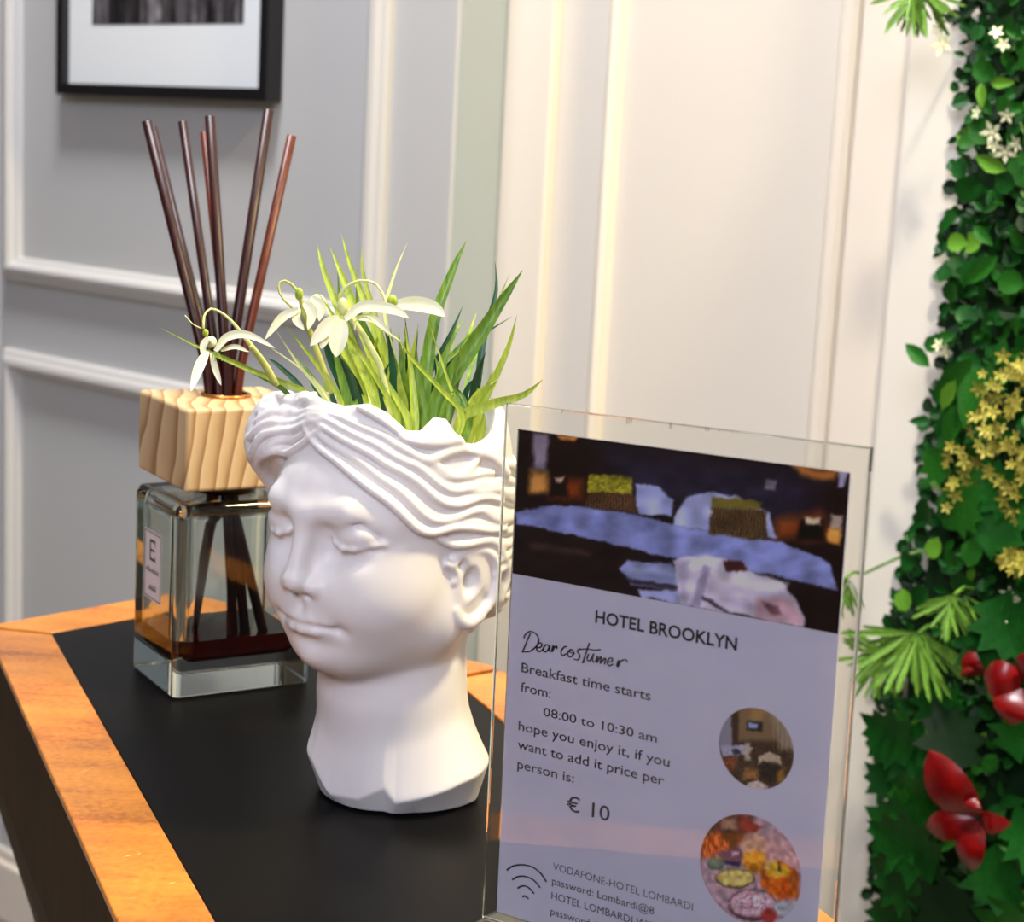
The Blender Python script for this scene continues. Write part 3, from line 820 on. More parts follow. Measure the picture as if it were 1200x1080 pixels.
# letter E (seen from outside, +y is to the left)
lrect(yc + 0.0035, yc + 0.0052, 0.0755, 0.0885); lrect(yc - 0.0045, yc + 0.0052, 0.0755, 0.0770); lrect(yc - 0.0045, yc + 0.0052, 0.0870, 0.0885); lrect(yc - 0.003, yc + 0.0035, 0.0813, 0.0826)
lrect(yc - 0.0045, yc - 0.0035, 0.0770, 0.0790); lrect(yc - 0.0045, yc - 0.0035, 0.0850, 0.0870)
rr = random.Random(5)
for zc, hw, hh in ((0.0695, 0.0095, 0.0026), (0.0590, 0.0062, 0.0034)):
    y = yc - hw
    while y < yc + hw:
        lrect(y, y + 0.0009, zc - hh / 2, zc + hh / 2 * rr.choice([0.3, 1, 1]))
        if rr.random() < 0.5: lrect(y, y + 0.0022, zc - hh / 2, zc - hh / 2 + 0.0007)
        y += 0.0021
lm.build('label_print', ink, LB)

# reeds: top pixel, depth change of the top, colour, radius
inv = Matrix(diff.matrix_basis).inverted()
hole_w = bcen + e1 * hole[0] + e2 * hole[1] + np.array([0, 0, KZ1])
reed_dark = mat('dark_maroon_reed', rgb(46, 5, 4), 0.4, noise=(200, rgb(30, 3, 3), 0.5), spec=0.3)
reed_brown = mat('red_brown_reed', rgb(92, 34, 9), 0.4, noise=(200, rgb(70, 24, 6), 0.5), spec=0.3)
reeds = [((172, 142), (-8, 0), 0.00, reed_dark, 0.0029, 'thick dark maroon reed leaning furthest left'),
         ((179, 150), (-4, 2), 0.05, reed_dark, 0.0027, 'maroon reed just behind the furthest left reed'),
         ((214, 143), (-5, -5), 0.03, reed_dark, 0.0026, 'nearly black reed second from the left, short tip'),
         ((246, 136), (0, -3), -0.01, reed_dark, 0.0029, 'upright maroon reed in the middle of the bunch'),
         ((239, 156), (5, 4), 0.05, reed_brown, 0.0023, 'red-brown reed half hidden behind the upright middle reed'),
         ((315, 129), (1, 3), 0.00, reed_dark, 0.0030, 'tallest dark maroon reed leaning to the right'),
         ((342, 159), (6, 1), 0.00, reed_brown, 0.0027, 'lighter red-brown reed leaning furthest right')]
for (tx, ty), (hx, hy), dd, mt_, r_, lab_ in reeds:
    P = hole_w + e1 * hx * 0.001 + e2 * hy * 0.001
    dep = float(np.dot(P - CAM, FW)) + dd
    T = at(tx, ty, dep)
    d = (P - T) / np.linalg.norm(P - T)
    # run down to the cavity floor, kept clear of the glass
    Q = P + d * ((TZ + CZ0 + 0.004 - P[2]) / d[2]); l = inv @ Vector(Q)
    l.x = max(-CX + 0.006, min(CX - 0.006, l.x)); l.y = max(-CY + 0.006, min(CY - 0.006, l.y))
    r_ *= 1.08
    Bt = np.array(diff.matrix_basis @ l)
    Vt, Ft = tube_geo([Bt - Bt, (P - np.array([0, 0, 0.02]) - Bt) * 1.0, P + (T - P) * 0.1 - Bt, T - Bt], r_, 14)
    ro = obj('reed', Vt, Ft, mt_, None, False)
    for p in ro.data.polygons: p.use_smooth = len(p.vertices) == 4
    ro.location = Bt
    tag(ro, lab_, 'reed', 'reeds in the diffuser')

# ------------------------------------------------------------------ acrylic sign holder with the breakfast sheet
STL = np.array([0.00242, 0.72719, 0.96847]); SX = np.array([0.82875, -0.55917, 0.02238]); SU = np.array([-0.00643, 0.03047, 0.99951])
SX = SX / np.linalg.norm(SX); SU = SU - SX * (SU @ SX); SU /= np.linalg.norm(SU); SN = np.cross(SX, SU)    # SN towards the reader
if SN @ (CAM - STL) < 0: SN = -SN
PW, PH = 0.148, 0.2099
sorg = STL + SX * PW / 2 - SU * PH; sorg[2] = TZ
def sp(u, v, n=0.0): return STL + SX * u * 0.001 - SU * v * 0.001 + SN * n * 0.001 - sorg     # mm from the sheet's top left corner
def pic2sheet(px, py):
    P = onplane(px, py, STL, SN) - STL; return float(P @ SX) * 1000, float(-P @ SU) * 1000
def sbox(u0, u1, v0, v1, n0, n1, bevel, name, material, parent):
    bm = box_bm(u0, u1, n0, n1, -v1, -v0, bevel, 2)
    for v in bm.verts: v.co = Vector(sp(v.co.x, -v.co.z, v.co.y))
    return bm_obj(name, bm, material, parent)


holder = empty('sign_holder', sorg)
tag(holder, 'clear acrylic sign holder standing on the black top in front of the head planter', 'sign holder')
acr = glass_mat('clear_acrylic', (0.985, 0.99, 0.975, 1), 0.0, 1.49)
acr_e = glass_mat('acrylic_edge', (0.90, 0.90, 0.80, 1), 0.02, 1.49)
bmA = box_bm(-7.0, 155.4, -1.7, 1.5, -214.5, 10.2, 0.5, 3)
for v in bmA.verts: v.co = Vector(sp(v.co.x, -v.co.z, v.co.y))
face_out(bmA)
bmB = box_bm(-0.3, 148.3, -0.45, 0.40, -210.4, 0.3, 0.0)
for v in bmB.verts: v.co = Vector(sp(v.co.x, -v.co.z, v.co.y))
face_out(bmB, True)
_t = bpy.data.meshes.new('t'); bmB.to_mesh(_t); bmB.free(); bmA.from_mesh(_t); bpy.data.meshes.remove(_t)
_m = bpy.data.meshes.new('clear_panel'); bmA.to_mesh(_m); bmA.free(); link_mesh('clear_panel', _m, acr, holder)
# foot plate lying on the table
bmf = box_bm(-0.0822, 0.0822, -0.038, 0.032, 0.0002, 0.0030, 0.0006)
foot_o = bm_obj('foot_plate', bmf, acr, holder); foot_o.rotation_euler = (0, 0, math.atan2(SX[1], SX[0]))
# small nicks along the top edge
nick = MB()
for px_, h_ in ((661, 5), (737, 9), (739.5, 8), (742, 7), (787, 8), (789, 7), (803, 2), (829, 5), (832, 5), (845, 3), (861, 3)):
    u_, v_ = pic2sheet(px_, 475 + (px_ - 597) * 0.129); wv_ = 0.16
    nick.add(([sp(u_ - wv_, -10.6, 1.56), sp(u_ + wv_, -10.6, 1.56), sp(u_ + wv_ * 1.5, -10.6 + h_ * 0.33, 1.56), sp(u_ - wv_ * 0.3, -10.6 + h_ * 0.3, 1.56)], [(3, 2, 1, 0)]))
nk = nick.build('nicks', mat('dark_nick', rgb(60, 55, 50), 0.8), holder); nk['kind'] = 'stuff'

sheet = empty('printed_sheet', sorg)
tag(sheet, 'printed lilac sheet with bedroom photo and breakfast text inside the acrylic holder', 'notice')
paper_m = mat('lilac_white_paper', rgb(222, 217, 236), 0.6, noise=(38, rgb(211, 207, 232), 0.7))
sbox(0, 148, 0, PH * 1000, -0.15, 0.10, 0.0, 'paper', paper_m, sheet)
ink2 = mat('dark_print_ink', rgb(22, 20, 28), 0.55)


# painting of the printed pictures, in the photograph's own pixel frame
def soft_poly(px, py, pts, soft=2.0):
    """1 inside the polygon, falling to 0 over soft pixels"""
    pts = np.array(pts, float); d = np.full(px.shape, 1e9); inside = np.zeros(px.shape, bool)
    for i in range(len(pts)):
        a, b = pts[i], pts[(i + 1) % len(pts)]; e = b - a; L = e @ e + 1e-9
        t = np.clip(((px - a[0]) * e[0] + (py - a[1]) * e[1]) / L, 0, 1)
        d = np.minimum(d, np.hypot(px - a[0] - t * e[0], py - a[1] - t * e[1]))
        c = ((a[1] > py) != (b[1] > py)) & (px < (b[0] - a[0]) * (py - a[1]) / (b[1] - a[1] + 1e-12) + a[0]); inside ^= c
    sd = np.where(inside, d, -d); return np.clip(0.5 + sd / soft, 0, 1)


def blend(C, m_, col):
    col = np.array(col, float) / 255
    return C * (1 - m_[:, None]) + col * m_[:, None]


def sheet_px(u, v):
    """sheet mm -> photograph pixels"""
    P = STL[None] + SX[None] * u[:, None] * 0.001 - SU[None] * v[:, None] * 0.001 - CAM[None]
    z = P @ FW; return 600 + FPX * (P @ IX) / z, 540 + FPX * (P @ IY) / z


def bedroom(u, v):
    px, py = sheet_px(u * 148, 61 - v * 61)
    qx, qy = px, py
    px = qx + 3.2 * (vnoise(qx * .11, qy * .11, 21) - .5) + 1.6 * (vnoise(qx * .4, qy * .4, 22) - .5); py = qy + 3.2 * (vnoise(qx * .11, qy * .11, 23) - .5) + 1.6 * (vnoise(qx * .4, qy * .4, 24) - .5)
    Z = lambda pts: [(580 + a / 2.6087, 470 + b / 2.6087) for a, b in pts]
    C = np.tile(np.array([[24, 14, 14]]) / 255., (len(px), 1))
    C = blend(C, soft_poly(px, py, Z([(330, 130), (1000, 230), (960, 400), (380, 300)]), 40), (34, 30, 44))
    C = blend(C, soft_poly(px, py, Z([(118, 95), (168, 100), (160, 210), (120, 205)]), 6), (110, 100, 116))
    C = blend(C, soft_poly(px, py, Z([(112, 205), (165, 215), (168, 275), (108, 280)]), 8), (168, 118, 60))
    C = blend(C, soft_poly(px, py, Z([(170, 240), (270, 240), (270, 300), (170, 295)]), 14), (96, 40, 14))
    C = blend(C, soft_poly(px, py, Z([(170, 235), (225, 235), (225, 290), (170, 290)]), 5), (16, 8, 10))
    C = blend(C, soft_poly(px, py, Z([(185, 232), (212, 232), (210, 248), (188, 246)]), 3), (190, 160, 140))
    C = blend(C, soft_poly(px, py, Z([(195, 100), (260, 108), (245, 122), (205, 116)]), 5), (170, 110, 50))
    C = blend(C, soft_poly(px, py, Z([(915, 195), (1060, 212), (1040, 240), (940, 228)]), 8), (150, 92, 44))
    C = blend(C, soft_poly(px, py, Z([(870, 360), (1000, 340), (1040, 420), (860, 420)]), 16), (120, 56, 24))
    C = blend(C, soft_poly(px, py, Z([(935, 360), (1010, 365), (1010, 425), (925, 420)]), 6), (14, 8, 10))
    C = blend(C, soft_poly(px, py, Z([(950, 355), (1002, 358), (1000, 376), (955, 374)]), 3), (200, 165, 140))
    C = blend(C, soft_poly(px, py, Z([(1032, 345), (1066, 350), (1062, 395), (1026, 392)]), 4), (150, 130, 120))
    C = blend(C, soft_poly(px, py, Z([(1024, 392), (1062, 395), (1060, 440), (1020, 430)]), 4), (190, 130, 60))
    C = blend(C, soft_poly(px, py, Z([(1056, 210), (1080, 212), (1074, 262), (1052, 262)]), 3), (140, 136, 168))
    C = blend(C, soft_poly(px, py, Z([(832, 238), (865, 240), (862, 272), (830, 270)]), 2), (96, 90, 104))
    C = blend(C, soft_poly(px, py, Z([(64, 335), (200, 318), (280, 322), (440, 350), (560, 378), (700, 402), (870, 430), (960, 460), (1030, 500), (1052, 578), (960, 560), (840, 530), (700, 510), (550, 482), (300, 420), (64, 372)]), 3), (106, 112, 158))
    wr = vnoise(px * 0.05 + py * 0.05, py * 0.14, 4) + 0.5 * vnoise(px * 0.15, py * 0.2, 14) - 0.2
    mq = soft_poly(px, py, Z([(64, 335), (200, 318), (560, 378), (870, 430), (1030, 500), (1050, 570), (700, 505), (300, 410), (64, 368)]), 6)
    C = C + (wr[:, None] - 0.5) * 0.07 * mq[:, None]
    C = blend(C, soft_poly(px, py, Z([(430, 250), (500, 262), (548, 300), (540, 350), (440, 345)]), 3), (138, 142, 188))
    C = blend(C, soft_poly(px, py, Z([(550, 350), (590, 290), (650, 276), (740, 290), (840, 340), (868, 420), (700, 402), (552, 378)]), 3), (142, 146, 186))
    C = blend(C, soft_poly(px, py, Z([(288, 220), (420, 232), (420, 285), (286, 278)]), 3), (128, 120, 34)) 
    C = blend(C, soft_poly(px, py, Z([(284, 278), (430, 285), (440, 345), (280, 322)]), 3), (66, 44, 30))
    C = blend(C, soft_poly(px, py, Z([(664, 292), (820, 305), (812, 335), (666, 322)]), 3), (104, 92, 38))
    C = blend(C, soft_poly(px, py, Z([(662, 320), (832, 335), (834, 428), (658, 404)]), 3), (62, 46, 30))
    st = np.where(np.sin(px * 1.9) > 0, 1.35, 0.72); ms = np.maximum(soft_poly(px, py, Z([(662, 320), (832, 335), (834, 428), (658, 404)]), 2), soft_poly(px, py, Z([(284, 278), (430, 285), (440, 345), (280, 322)]), 2))
    C = C * (1 - ms[:, None]) + C * st[:, None] * ms[:, None]
    yn = vnoise(px * 0.35, py * 0.35, 9); my = soft_poly(px, py, Z([(288, 220), (420, 232), (420, 285), (286, 278)]), 2)
    C = C + ((yn - 0.4) * 0.35 * my)[:, None] * np.array([1, 1, 0.2])
    # foot of the bed: dark runner, towels, robe
    C = blend(C, soft_poly(px, py, Z([(60, 376), (300, 424), (550, 486), (700, 514), (840, 534), (1052, 582), (1040, 706), (500, 606), (60, 530)]), 3), (26, 16, 18))
    C = blend(C, soft_poly(px, py, Z([(100, 430), (300, 460), (290, 474), (110, 448)]), 8), (52, 38, 38))
    C = blend(C, soft_poly(px, py, Z([(385, 510), (410, 488), (540, 494), (565, 540), (550, 572), (420, 560)]), 3), (118, 124, 164))
    C = blend(C, soft_poly(px, py, Z([(395, 540), (555, 560), (550, 572), (420, 558)]), 3), (44, 36, 50))
    C = blend(C, soft_poly(px, py, Z([(440, 575), (560, 575), (620, 600), (600, 628), (450, 598)]), 3), (124, 126, 164))
    C = blend(C, soft_poly(px, py, Z([(548, 490), (590, 472), (650, 468), (700, 480), (780, 520), (880, 550), (920, 600), (950, 660), (945, 688), (640, 632), (570, 618), (556, 560)]), 3), (168, 160, 178))
    C = blend(C, soft_poly(px, py, Z([(640, 500), (660, 510), (640, 580), (625, 628), (600, 622), (620, 560)]), 4), (120, 112, 136))
    C = blend(C, soft_poly(px, py, Z([(700, 490), (760, 490), (775, 520), (710, 520)]), 3), (62, 26, 22))
    C = blend(C, soft_poly(px, py, Z([(800, 600), (860, 600), (915, 610), (945, 660), (940, 686), (800, 660)]), 6), (160, 130, 140))
    C = blend(C, soft_poly(px, py, Z([(820, 612), (870, 625), (880, 650), (840, 650)]), 4), (98, 66, 74))
    C = blend(C, soft_poly(px, py, Z([(720, 640), (640, 590), (632, 600), (710, 645)]), 3), (60, 50, 66))
    for pts, col in ([(560, 500), (600, 486), (586, 560), (590, 618), (566, 600)], (140, 132, 156)), ([(660, 520), (700, 530), (830, 545), (900, 560), (890, 580), (760, 570), (680, 560)], (190, 180, 190)), \
            ([(600, 480), (640, 478), (690, 486), (640, 500), (610, 520)], (186, 178, 194)), ([(700, 600), (780, 600), (800, 640), (740, 630)], (150, 142, 162)), ([(420, 505), (530, 510), (540, 530), (410, 525)], (146, 152, 186)):
        C = blend(C, soft_poly(px, py, Z(pts), 7) * 0.8, col)
    C *= (0.84 + 0.42 * vnoise(px * .06, py * .08, 31))[:, None]
    C += 0.03 * (vnoise(px * 0.9, py * 0.9, 6)[:, None] - 0.5)
    return C
def bedroom2(u, v):
    c = np.clip(bedroom(u, v), 0, 1); l = np.where(c <= 0.04045, c / 12.92, ((c + 0.055) / 1.055) ** 2.4) * 1.85 - 0.008; l = np.clip(l, 0, 1)
    return np.where(l <= 0.0031308, l * 12.92, 1.055 * l ** (1 / 2.4) - 0.055)
print_mesh('bedroom_photo', 300, 130, lambda u, v: sp(u * 147.6 + 0.1, 61 - v * 61, 0.14), bedroom2, sheet, 0.35)


def disc_print(name, cu, cv, r, colour, nr=34, na=110):
    V = [sp(cu, cv, 0.14)]; UV = [(cu, cv)]
    for i in range(1, nr + 1):
        for k in range(na):
            a = 2 * math.pi * k / na; u, v = cu + r * i / nr * math.cos(a), cv + r * i / nr * math.sin(a); V.append(sp(u, v, 0.14)); UV.append((u, v))
    F = [(0, 1 + (k + 1) % na, 1 + k) for k in range(na)]
    for i in range(nr - 1):
        for k in range(na):
            a, b = 1 + i * na + k, 1 + i * na + (k + 1) % na; F.append((a, b, b + na, a + na))
    me = mesh_from(V, F); UV = np.array(UV); C = np.clip(colour(*sheet_px(UV[:, 0], UV[:, 1])), 0, 1)
    C = np.clip(np.where(C <= 0.04045, C / 12.92, ((C + 0.055) / 1.055) ** 2.4) * 1.75 - 0.004, 0, 1)
    at_ = me.color_attributes.new('print', 'FLOAT_COLOR', 'POINT')
    at_.data.foreach_set('color', np.concatenate([C, np.ones((len(C), 1))], 1).astype(np.float32).ravel())
    mt = mat(name + '_ink', (1, 1, 1, 1), 0.4, spec=0.3); nt = mt.node_tree
    an = nt.nodes.new('ShaderNodeAttribute'); an.attribute_name = 'print'
    nt.links.new(an.outputs['Color'], nt.nodes['Principled BSDF'].inputs['Base Color'])
    return link_mesh(name, me, mt, sheet)


def dining(px, py):
    px = px + 1.8 * (vnoise(px * .3, py * .3, 41) - .5); py = py + 1.8 * (vnoise(px * .3, py * .3, 42) - .5)
    Z = lambda pts: [(780 + a / 3.857, 800 + b / 3.857) for a, b in pts]
    S = lambda pts, s=2: soft_poly(px, py, Z(pts), s)
    C = np.tile(np.array([[58, 40, 28]]) / 255., (len(px), 1))
    C = blend(C, S([(300, 90), (600, 90), (600, 260), (300, 260)], 6), (112, 88, 62))
    C = blend(C, S([(470, 120), (590, 120), (590, 300), (520, 300)], 8), (128, 112, 94))
    C = blend(C, S([(395, 110), (460, 110), (430, 175), (385, 170)], 8), (140, 108, 66))
    C = blend(C, S([(245, 130), (305, 130), (305, 285), (245, 300)], 3), (122, 118, 132))
    C = blend(C, S([(300, 130), (335, 130), (330, 260), (305, 280)], 3), (52, 34, 26))
    C = blend(C, S([(372, 168), (442, 175), (440, 220), (370, 212)], 2), (20, 20, 26)); C = blend(C, S([(380, 178), (420, 182), (418, 206), (378, 202)], 2), (130, 146, 190))
    C = blend(C, S([(250, 285), (340, 278), (400, 290), (380, 320), (260, 330)], 2), (150, 146, 168))
    C = blend(C, S([(360, 270), (385, 270), (385, 350), (360, 345)], 3), (160, 146, 130))
    C = blend(C, S([(300, 300), (330, 296), (350, 318), (310, 322)], 2), (44, 40, 60))
    C = blend(C, S([(260, 335), (330, 330), (325, 380), (290, 400), (262, 370)], 3), (110, 58, 34))
    C = blend(C, S([(425, 330), (470, 310), (520, 330), (530, 380), (510, 360), (440, 350), (420, 370)], 2), (168, 152, 130))
    C = blend(C, S([(425, 365), (520, 370), (510, 450), (430, 430)], 4), (30, 20, 16))
    C = blend(C, S([(360, 380), (420, 390), (420, 440), (350, 430)], 5), (134, 92, 46)); C = blend(C, S([(510, 400), (545, 380), (530, 450), (505, 450)], 4), (130, 92, 36))
    C = blend(C, S([(370, 450), (420, 440), (470, 470), (420, 490), (370, 480)], 2), (176, 160, 158))
    C += 0.22 * (vnoise(px * 0.8, py * 0.8, 3)[:, None] - 0.5) * np.clip((py[:, None] - 868) / 12, 0, 1)
    C += 0.06 * np.sin(px[:, None] * 1.2) * (px[:, None] > 905) * (py[:, None] < 878)
    return C


def food(px, py):
    px = px + 2.4 * (vnoise(px * .25, py * .25, 43) - .5); py = py + 2.4 * (vnoise(px * .25, py * .25, 44) - .5)
    Z = lambda pts: [(780 + a / 3.857, 800 + b / 3.857) for a, b in pts]
    S = lambda pts, s=2: soft_poly(px, py, Z(pts), s)
    E = lambda c, rx, ry, s=2, n=20: S([(c[0] + rx * math.cos(t), c[1] + ry * math.sin(t)) for t in np.linspace(0, 2 * math.pi, n + 1)[:-1]], s)
    C = np.tile(np.array([[158, 128, 138]]) / 255., (len(px), 1))
    C = blend(C, S([(150, 590), (400, 590), (400, 640), (330, 740), (150, 800)], 6), (92, 44, 34))
    C = blend(C, S([(250, 620), (320, 610), (330, 660), (260, 665)], 4), (150, 110, 88)); C = blend(C, S([(345, 600), (440, 650), (400, 680), (340, 650)], 3), (126, 40, 26))
    C = blend(C, S([(250, 660), (330, 665), (320, 740), (270, 750)], 4), (46, 24, 26))
    C = blend(C, S([(165, 700), (230, 680), (295, 720), (290, 770), (180, 790)], 3), (140, 48, 24))
    m_ = S([(165, 690), (230, 680), (295, 720), (290, 770), (180, 790)], 3); C += ((vnoise(px * 0.7, py * 0.7, 5) - 0.45) * 0.8 * m_)[:, None] * np.array([1, .7, .5])
    C = blend(C, S([(230, 765), (330, 735), (360, 770), (330, 830), (270, 820)], 3), (48, 40, 76)); C = blend(C, S([(300, 760), (335, 760), (335, 775), (300, 780)], 2), (140, 134, 170))
    C = blend(C, E((228, 815), 42, 30), (84, 96, 84)); C = blend(C, E((228, 812), 30, 18), (110, 120, 100))
    C = blend(C, E((405, 800), 52, 56, 3), (176, 112, 30)); C = blend(C, E((405, 730), 52, 50, 6), (160, 128, 112)); C = blend(C, E((405, 790), 44, 34, 6), (196, 130, 40))
    C = blend(C, E((318, 882), 90, 46), (92, 72, 52)); C = blend(C, E((318, 878), 82, 38), (186, 164, 96))
    C = blend(C, S([(430, 850), (520, 800), (600, 850), (608, 970), (520, 980), (440, 920)], 4), (176, 84, 26))
    for c, rx, ry, col in [((485, 825), 34, 22, (190, 156, 44)), ((540, 850), 24, 26, (196, 150, 40)), ((490, 862), 40, 18, (206, 150, 50)), ((485, 915), 26, 44, (196, 96, 26)), ((540, 920), 24, 46, (186, 78, 26)), ((585, 890), 18, 44, (150, 76, 30)), ((455, 895), 22, 30, (176, 80, 24))]:
        C = blend(C, E(c, rx, ry, 2), col)
    C = blend(C, S([(510, 810), (522, 806), (522, 850), (512, 850)], 2), (40, 46, 30))
    C = blend(C, E((395, 1000), 110, 74), (84, 52, 60)); C = blend(C, E((395, 995), 100, 62), (176, 140, 152))
    m_ = E((395, 990), 86, 50, 8); C += ((vnoise(px * 0.5, py * 0.8, 8) - 0.5) * 0.5 * m_)[:, None] * np.array([.7, 1, .9])
    C = blend(C, S([(490, 990), (600, 985), (560, 1050), (500, 1040)], 3), (150, 150, 160)); C = blend(C, E((470, 1050), 36, 34, 3), (130, 46, 44))
    C = blend(C, S([(455, 830), (470, 826), (480, 760), (466, 750)], 3), (150, 120, 120))
    C *= (0.80 + 0.45 * vnoise(px * .22, py * .22, 45))[:, None]
    C += 0.05 * (vnoise(px, py, 2)[:, None] - 0.5)
    return C
disc_print('dining_room_photo', 117.3, 111.8, 16.0, dining)
disc_print('breakfast_photo', 118.2, 160.6, 22.0, food)


def text_mesh(name, body, u0, v0, u1, cap, weight=0.0, material=ink2, shear=0.0, vend=None):
    """a line of lettering fitted between u0 and u1 on baseline v0, cap height cap (mm)"""
    cu = bpy.data.curves.new(name, 'FONT'); cu.body = body; cu.size = 1.0; cu.offset = weight; cu.resolution_u = 3; cu.shear = shear
    to = bpy.data.objects.new(name, cu); COL.objects.link(to)
    dg = bpy.context.evaluated_depsgraph_get(); me = bpy.data.meshes.new_from_object(to.evaluated_get(dg))
    bpy.data.objects.remove(to); bpy.data.curves.remove(cu)
    co = np.zeros(len(me.vertices) * 3); me.vertices.foreach_get('co', co); co = co.reshape(-1, 3)
    x0, x1 = co[:, 0].min(), co[:, 0].max(); sx = (u1 - u0) / (x1 - x0); sy = cap / 0.73
    P = np.array([sp(u0 + (x - x0) * sx, v0 - y * sy, 0.16) for x, y, _ in co]); me.vertices.foreach_set('co', P.ravel())
    me.materials.clear()
    me.update()
    return link_mesh(name, me, material, sheet)


for body, u0, v0, u1, cap_, w in [
        ('HOTEL BROOKLYN', 41.8, 74.8, 106.4, 5.3, 0.022),
        ('Breakfast time starts', 7.0, 102.2, 69.6, 4.3, 0.006),
        ('from:', 7.0, 110.6, 22.2, 4.3, 0.006),
        ('08:00 to 10:30 am', 19.0, 118.8, 73.6, 3.9, 0.006),
        ('hope you enjoy it, if you', 6.9, 127.5, 80.0, 4.3, 0.006),
        ('want to add it price per', 6.9, 135.6, 78.0, 4.3, 0.006),
        ('person is:', 7.2, 144.2, 35.6, 4.3, 0.006),
        ('\u20ac 10', 32.7, 156.6, 53.7, 6.6, 0.004),
        ('VODAFONE-HOTEL LOMBARDI', 27.6, 184.0, 94.4, 3.4, -0.006),
        ('password: Lombardi@8', 27.5, 190.4, 76.9, 3.4, 0.0),
        ('HOTEL LOMBARDI WiFi', 27.5, 196.9, 78.0, 3.4, 0.0),
        ('password: Lombardi@8', 27.5, 203.8, 76.9, 3.4, 0.0)]:
    text_mesh('text_line', body, u0, v0, u1, cap_, w)


def strokes(name, lines, w, scale_z=None):
    """pen strokes as flat ribbons; lines are lists of photograph pixels"""
    mb = MB()
    for pts in lines:
        Q = [np.array(pic2sheet(*p)) for p in spline(pts, max(6, len(pts) * 6))]; V = []; F = []
        for i, q in enumerate(Q):
            t = Q[min(i + 1, len(Q) - 1)] - Q[max(i - 1, 0)]; t = t / (np.linalg.norm(t) + 1e-9); nn = np.array([-t[1], t[0]])
            ww = w * (0.75 + 0.35 * abs(t[1]))
            V += [sp(*(q + nn * ww), 0.16), sp(*(q - nn * ww), 0.16)]
            if i: F.append((2 * i - 2, 2 * i - 1, 2 * i + 1, 2 * i))
        mb.add((V, F))
    return mb.build(name, ink2, sheet)


H_ = lambda pts: [(560 + a / 2.842, 700 + b / 2.842) for a, b in pts]
strokes('handwritten_line', [
    H_([(178, 118), (168, 140), (158, 165), (150, 182)]), H_([(150, 180), (175, 178), (198, 160), (205, 138), (196, 120), (176, 112), (160, 124), (156, 136)]),   # D
    H_([(196, 166), (212, 164), (216, 154), (208, 150), (199, 160), (200, 176), (212, 178), (222, 168)]),                                            # e
    H_([(240, 160), (230, 156), (221, 168), (224, 180), (234, 176), (242, 160), (240, 174), (246, 180)]),                                            # a
    H_([(248, 178), (254, 158), (250, 180), (258, 164), (266, 162), (264, 170)]),                                                                     # r
    H_([(300, 162), (290, 164), (280, 178), (284, 192), (298, 186)]),                                                                                 # c
    H_([(310, 172), (302, 184), (306, 196), (316, 194), (322, 182), (314, 172), (308, 180), (326, 186)]),                                            # o
    H_([(344, 168), (334, 178), (342, 192), (336, 206), (322, 204)]),                                                                                 # s
    H_([(374, 150), (364, 180), (354, 210), (350, 216), (360, 212)]), H_([(342, 172), (366, 170), (392, 174), (412, 172)]),                           # t
    H_([(372, 186), (366, 204), (374, 210), (384, 196), (388, 186), (384, 206), (390, 216)]),                                                         # u
    H_([(394, 214), (402, 194), (398, 216), (410, 198), (414, 200), (410, 218), (424, 202), (428, 206), (424, 222)]),                                 # m
    H_([(434, 214), (448, 212), (450, 202), (440, 202), (434, 216), (440, 226), (454, 220)]),                                                         # e
    H_([(464, 228), (472, 208), (468, 230), (478, 212), (490, 206), (498, 208), (500, 214)])], 0.36)                                                   # r
V8 = lambda pts: [(540 + a / 3.75, 960 + b / 3.75) for a, b in pts]
strokes('wifi_symbol', [V8([(205, 221), (232, 203), (275, 197), (320, 208), (355, 235), (380, 272)]), V8([(229, 263), (255, 249), (290, 249), (325, 266), (353, 298)]),
                        V8([(252, 300), (275, 290), (300, 296), (326, 324)]), V8([(274, 338), (286, 334), (302, 347)])], 0.42)

# ------------------------------------------------------------------ snowdrop plant in the head
green = {'y': mat('yellow_green_blade', rgb(188, 200, 66), 0.42, noise=(60, rgb(112, 148, 36), 0.6)),
         'g': mat('green_blade', rgb(128, 162, 50), 0.42, noise=(60, rgb(52, 102, 28), 0.6)),
         'd': mat('dark_green_blade', rgb(24, 84, 52), 0.45, noise=(60, rgb(16, 62, 36), 0.6)),
         'p': mat('pale_green_blade', rgb(206, 214, 142), 0.45),
         's': mat('spathe_green', rgb(170, 176, 90), 0.5)}
for _m in green.values():                                    # streaks that run up the blade
    _nt = _m.node_tree; _n = [n for n in _nt.nodes if n.type == 'TEX_NOISE']
    if _n:
        _mp = _nt.nodes.new('ShaderNodeMapping'); _mp.inputs['Scale'].default_value = (9, 9, 0.7)
        _nt.links.new(_n[0].inputs['Vector'].links[0].from_socket, _mp.inputs['Vector']); _nt.links.new(_mp.outputs[0], _n[0].inputs['Vector'])
petal_m = mat('white_petal', rgb(246, 246, 222), 0.5, sss=0.1, noise=(90, rgb(238, 242, 190), 0.5))
bulb_m = mat('lime_white_ovary', rgb(214, 228, 130), 0.5, noise=(160, rgb(240, 242, 208), 0.5))
porg = np.array([HO[0], HO[1], HO[2] + 0.040])
plant = empty('snowdrop_plant', porg)
tag(plant, 'artificial white snowdrops with long grassy leaves growing from the head planter', 'plant')
PD = 0.892                                                  # camera depth of the middle of the opening
VR = np.array([1.0, 0, 0])


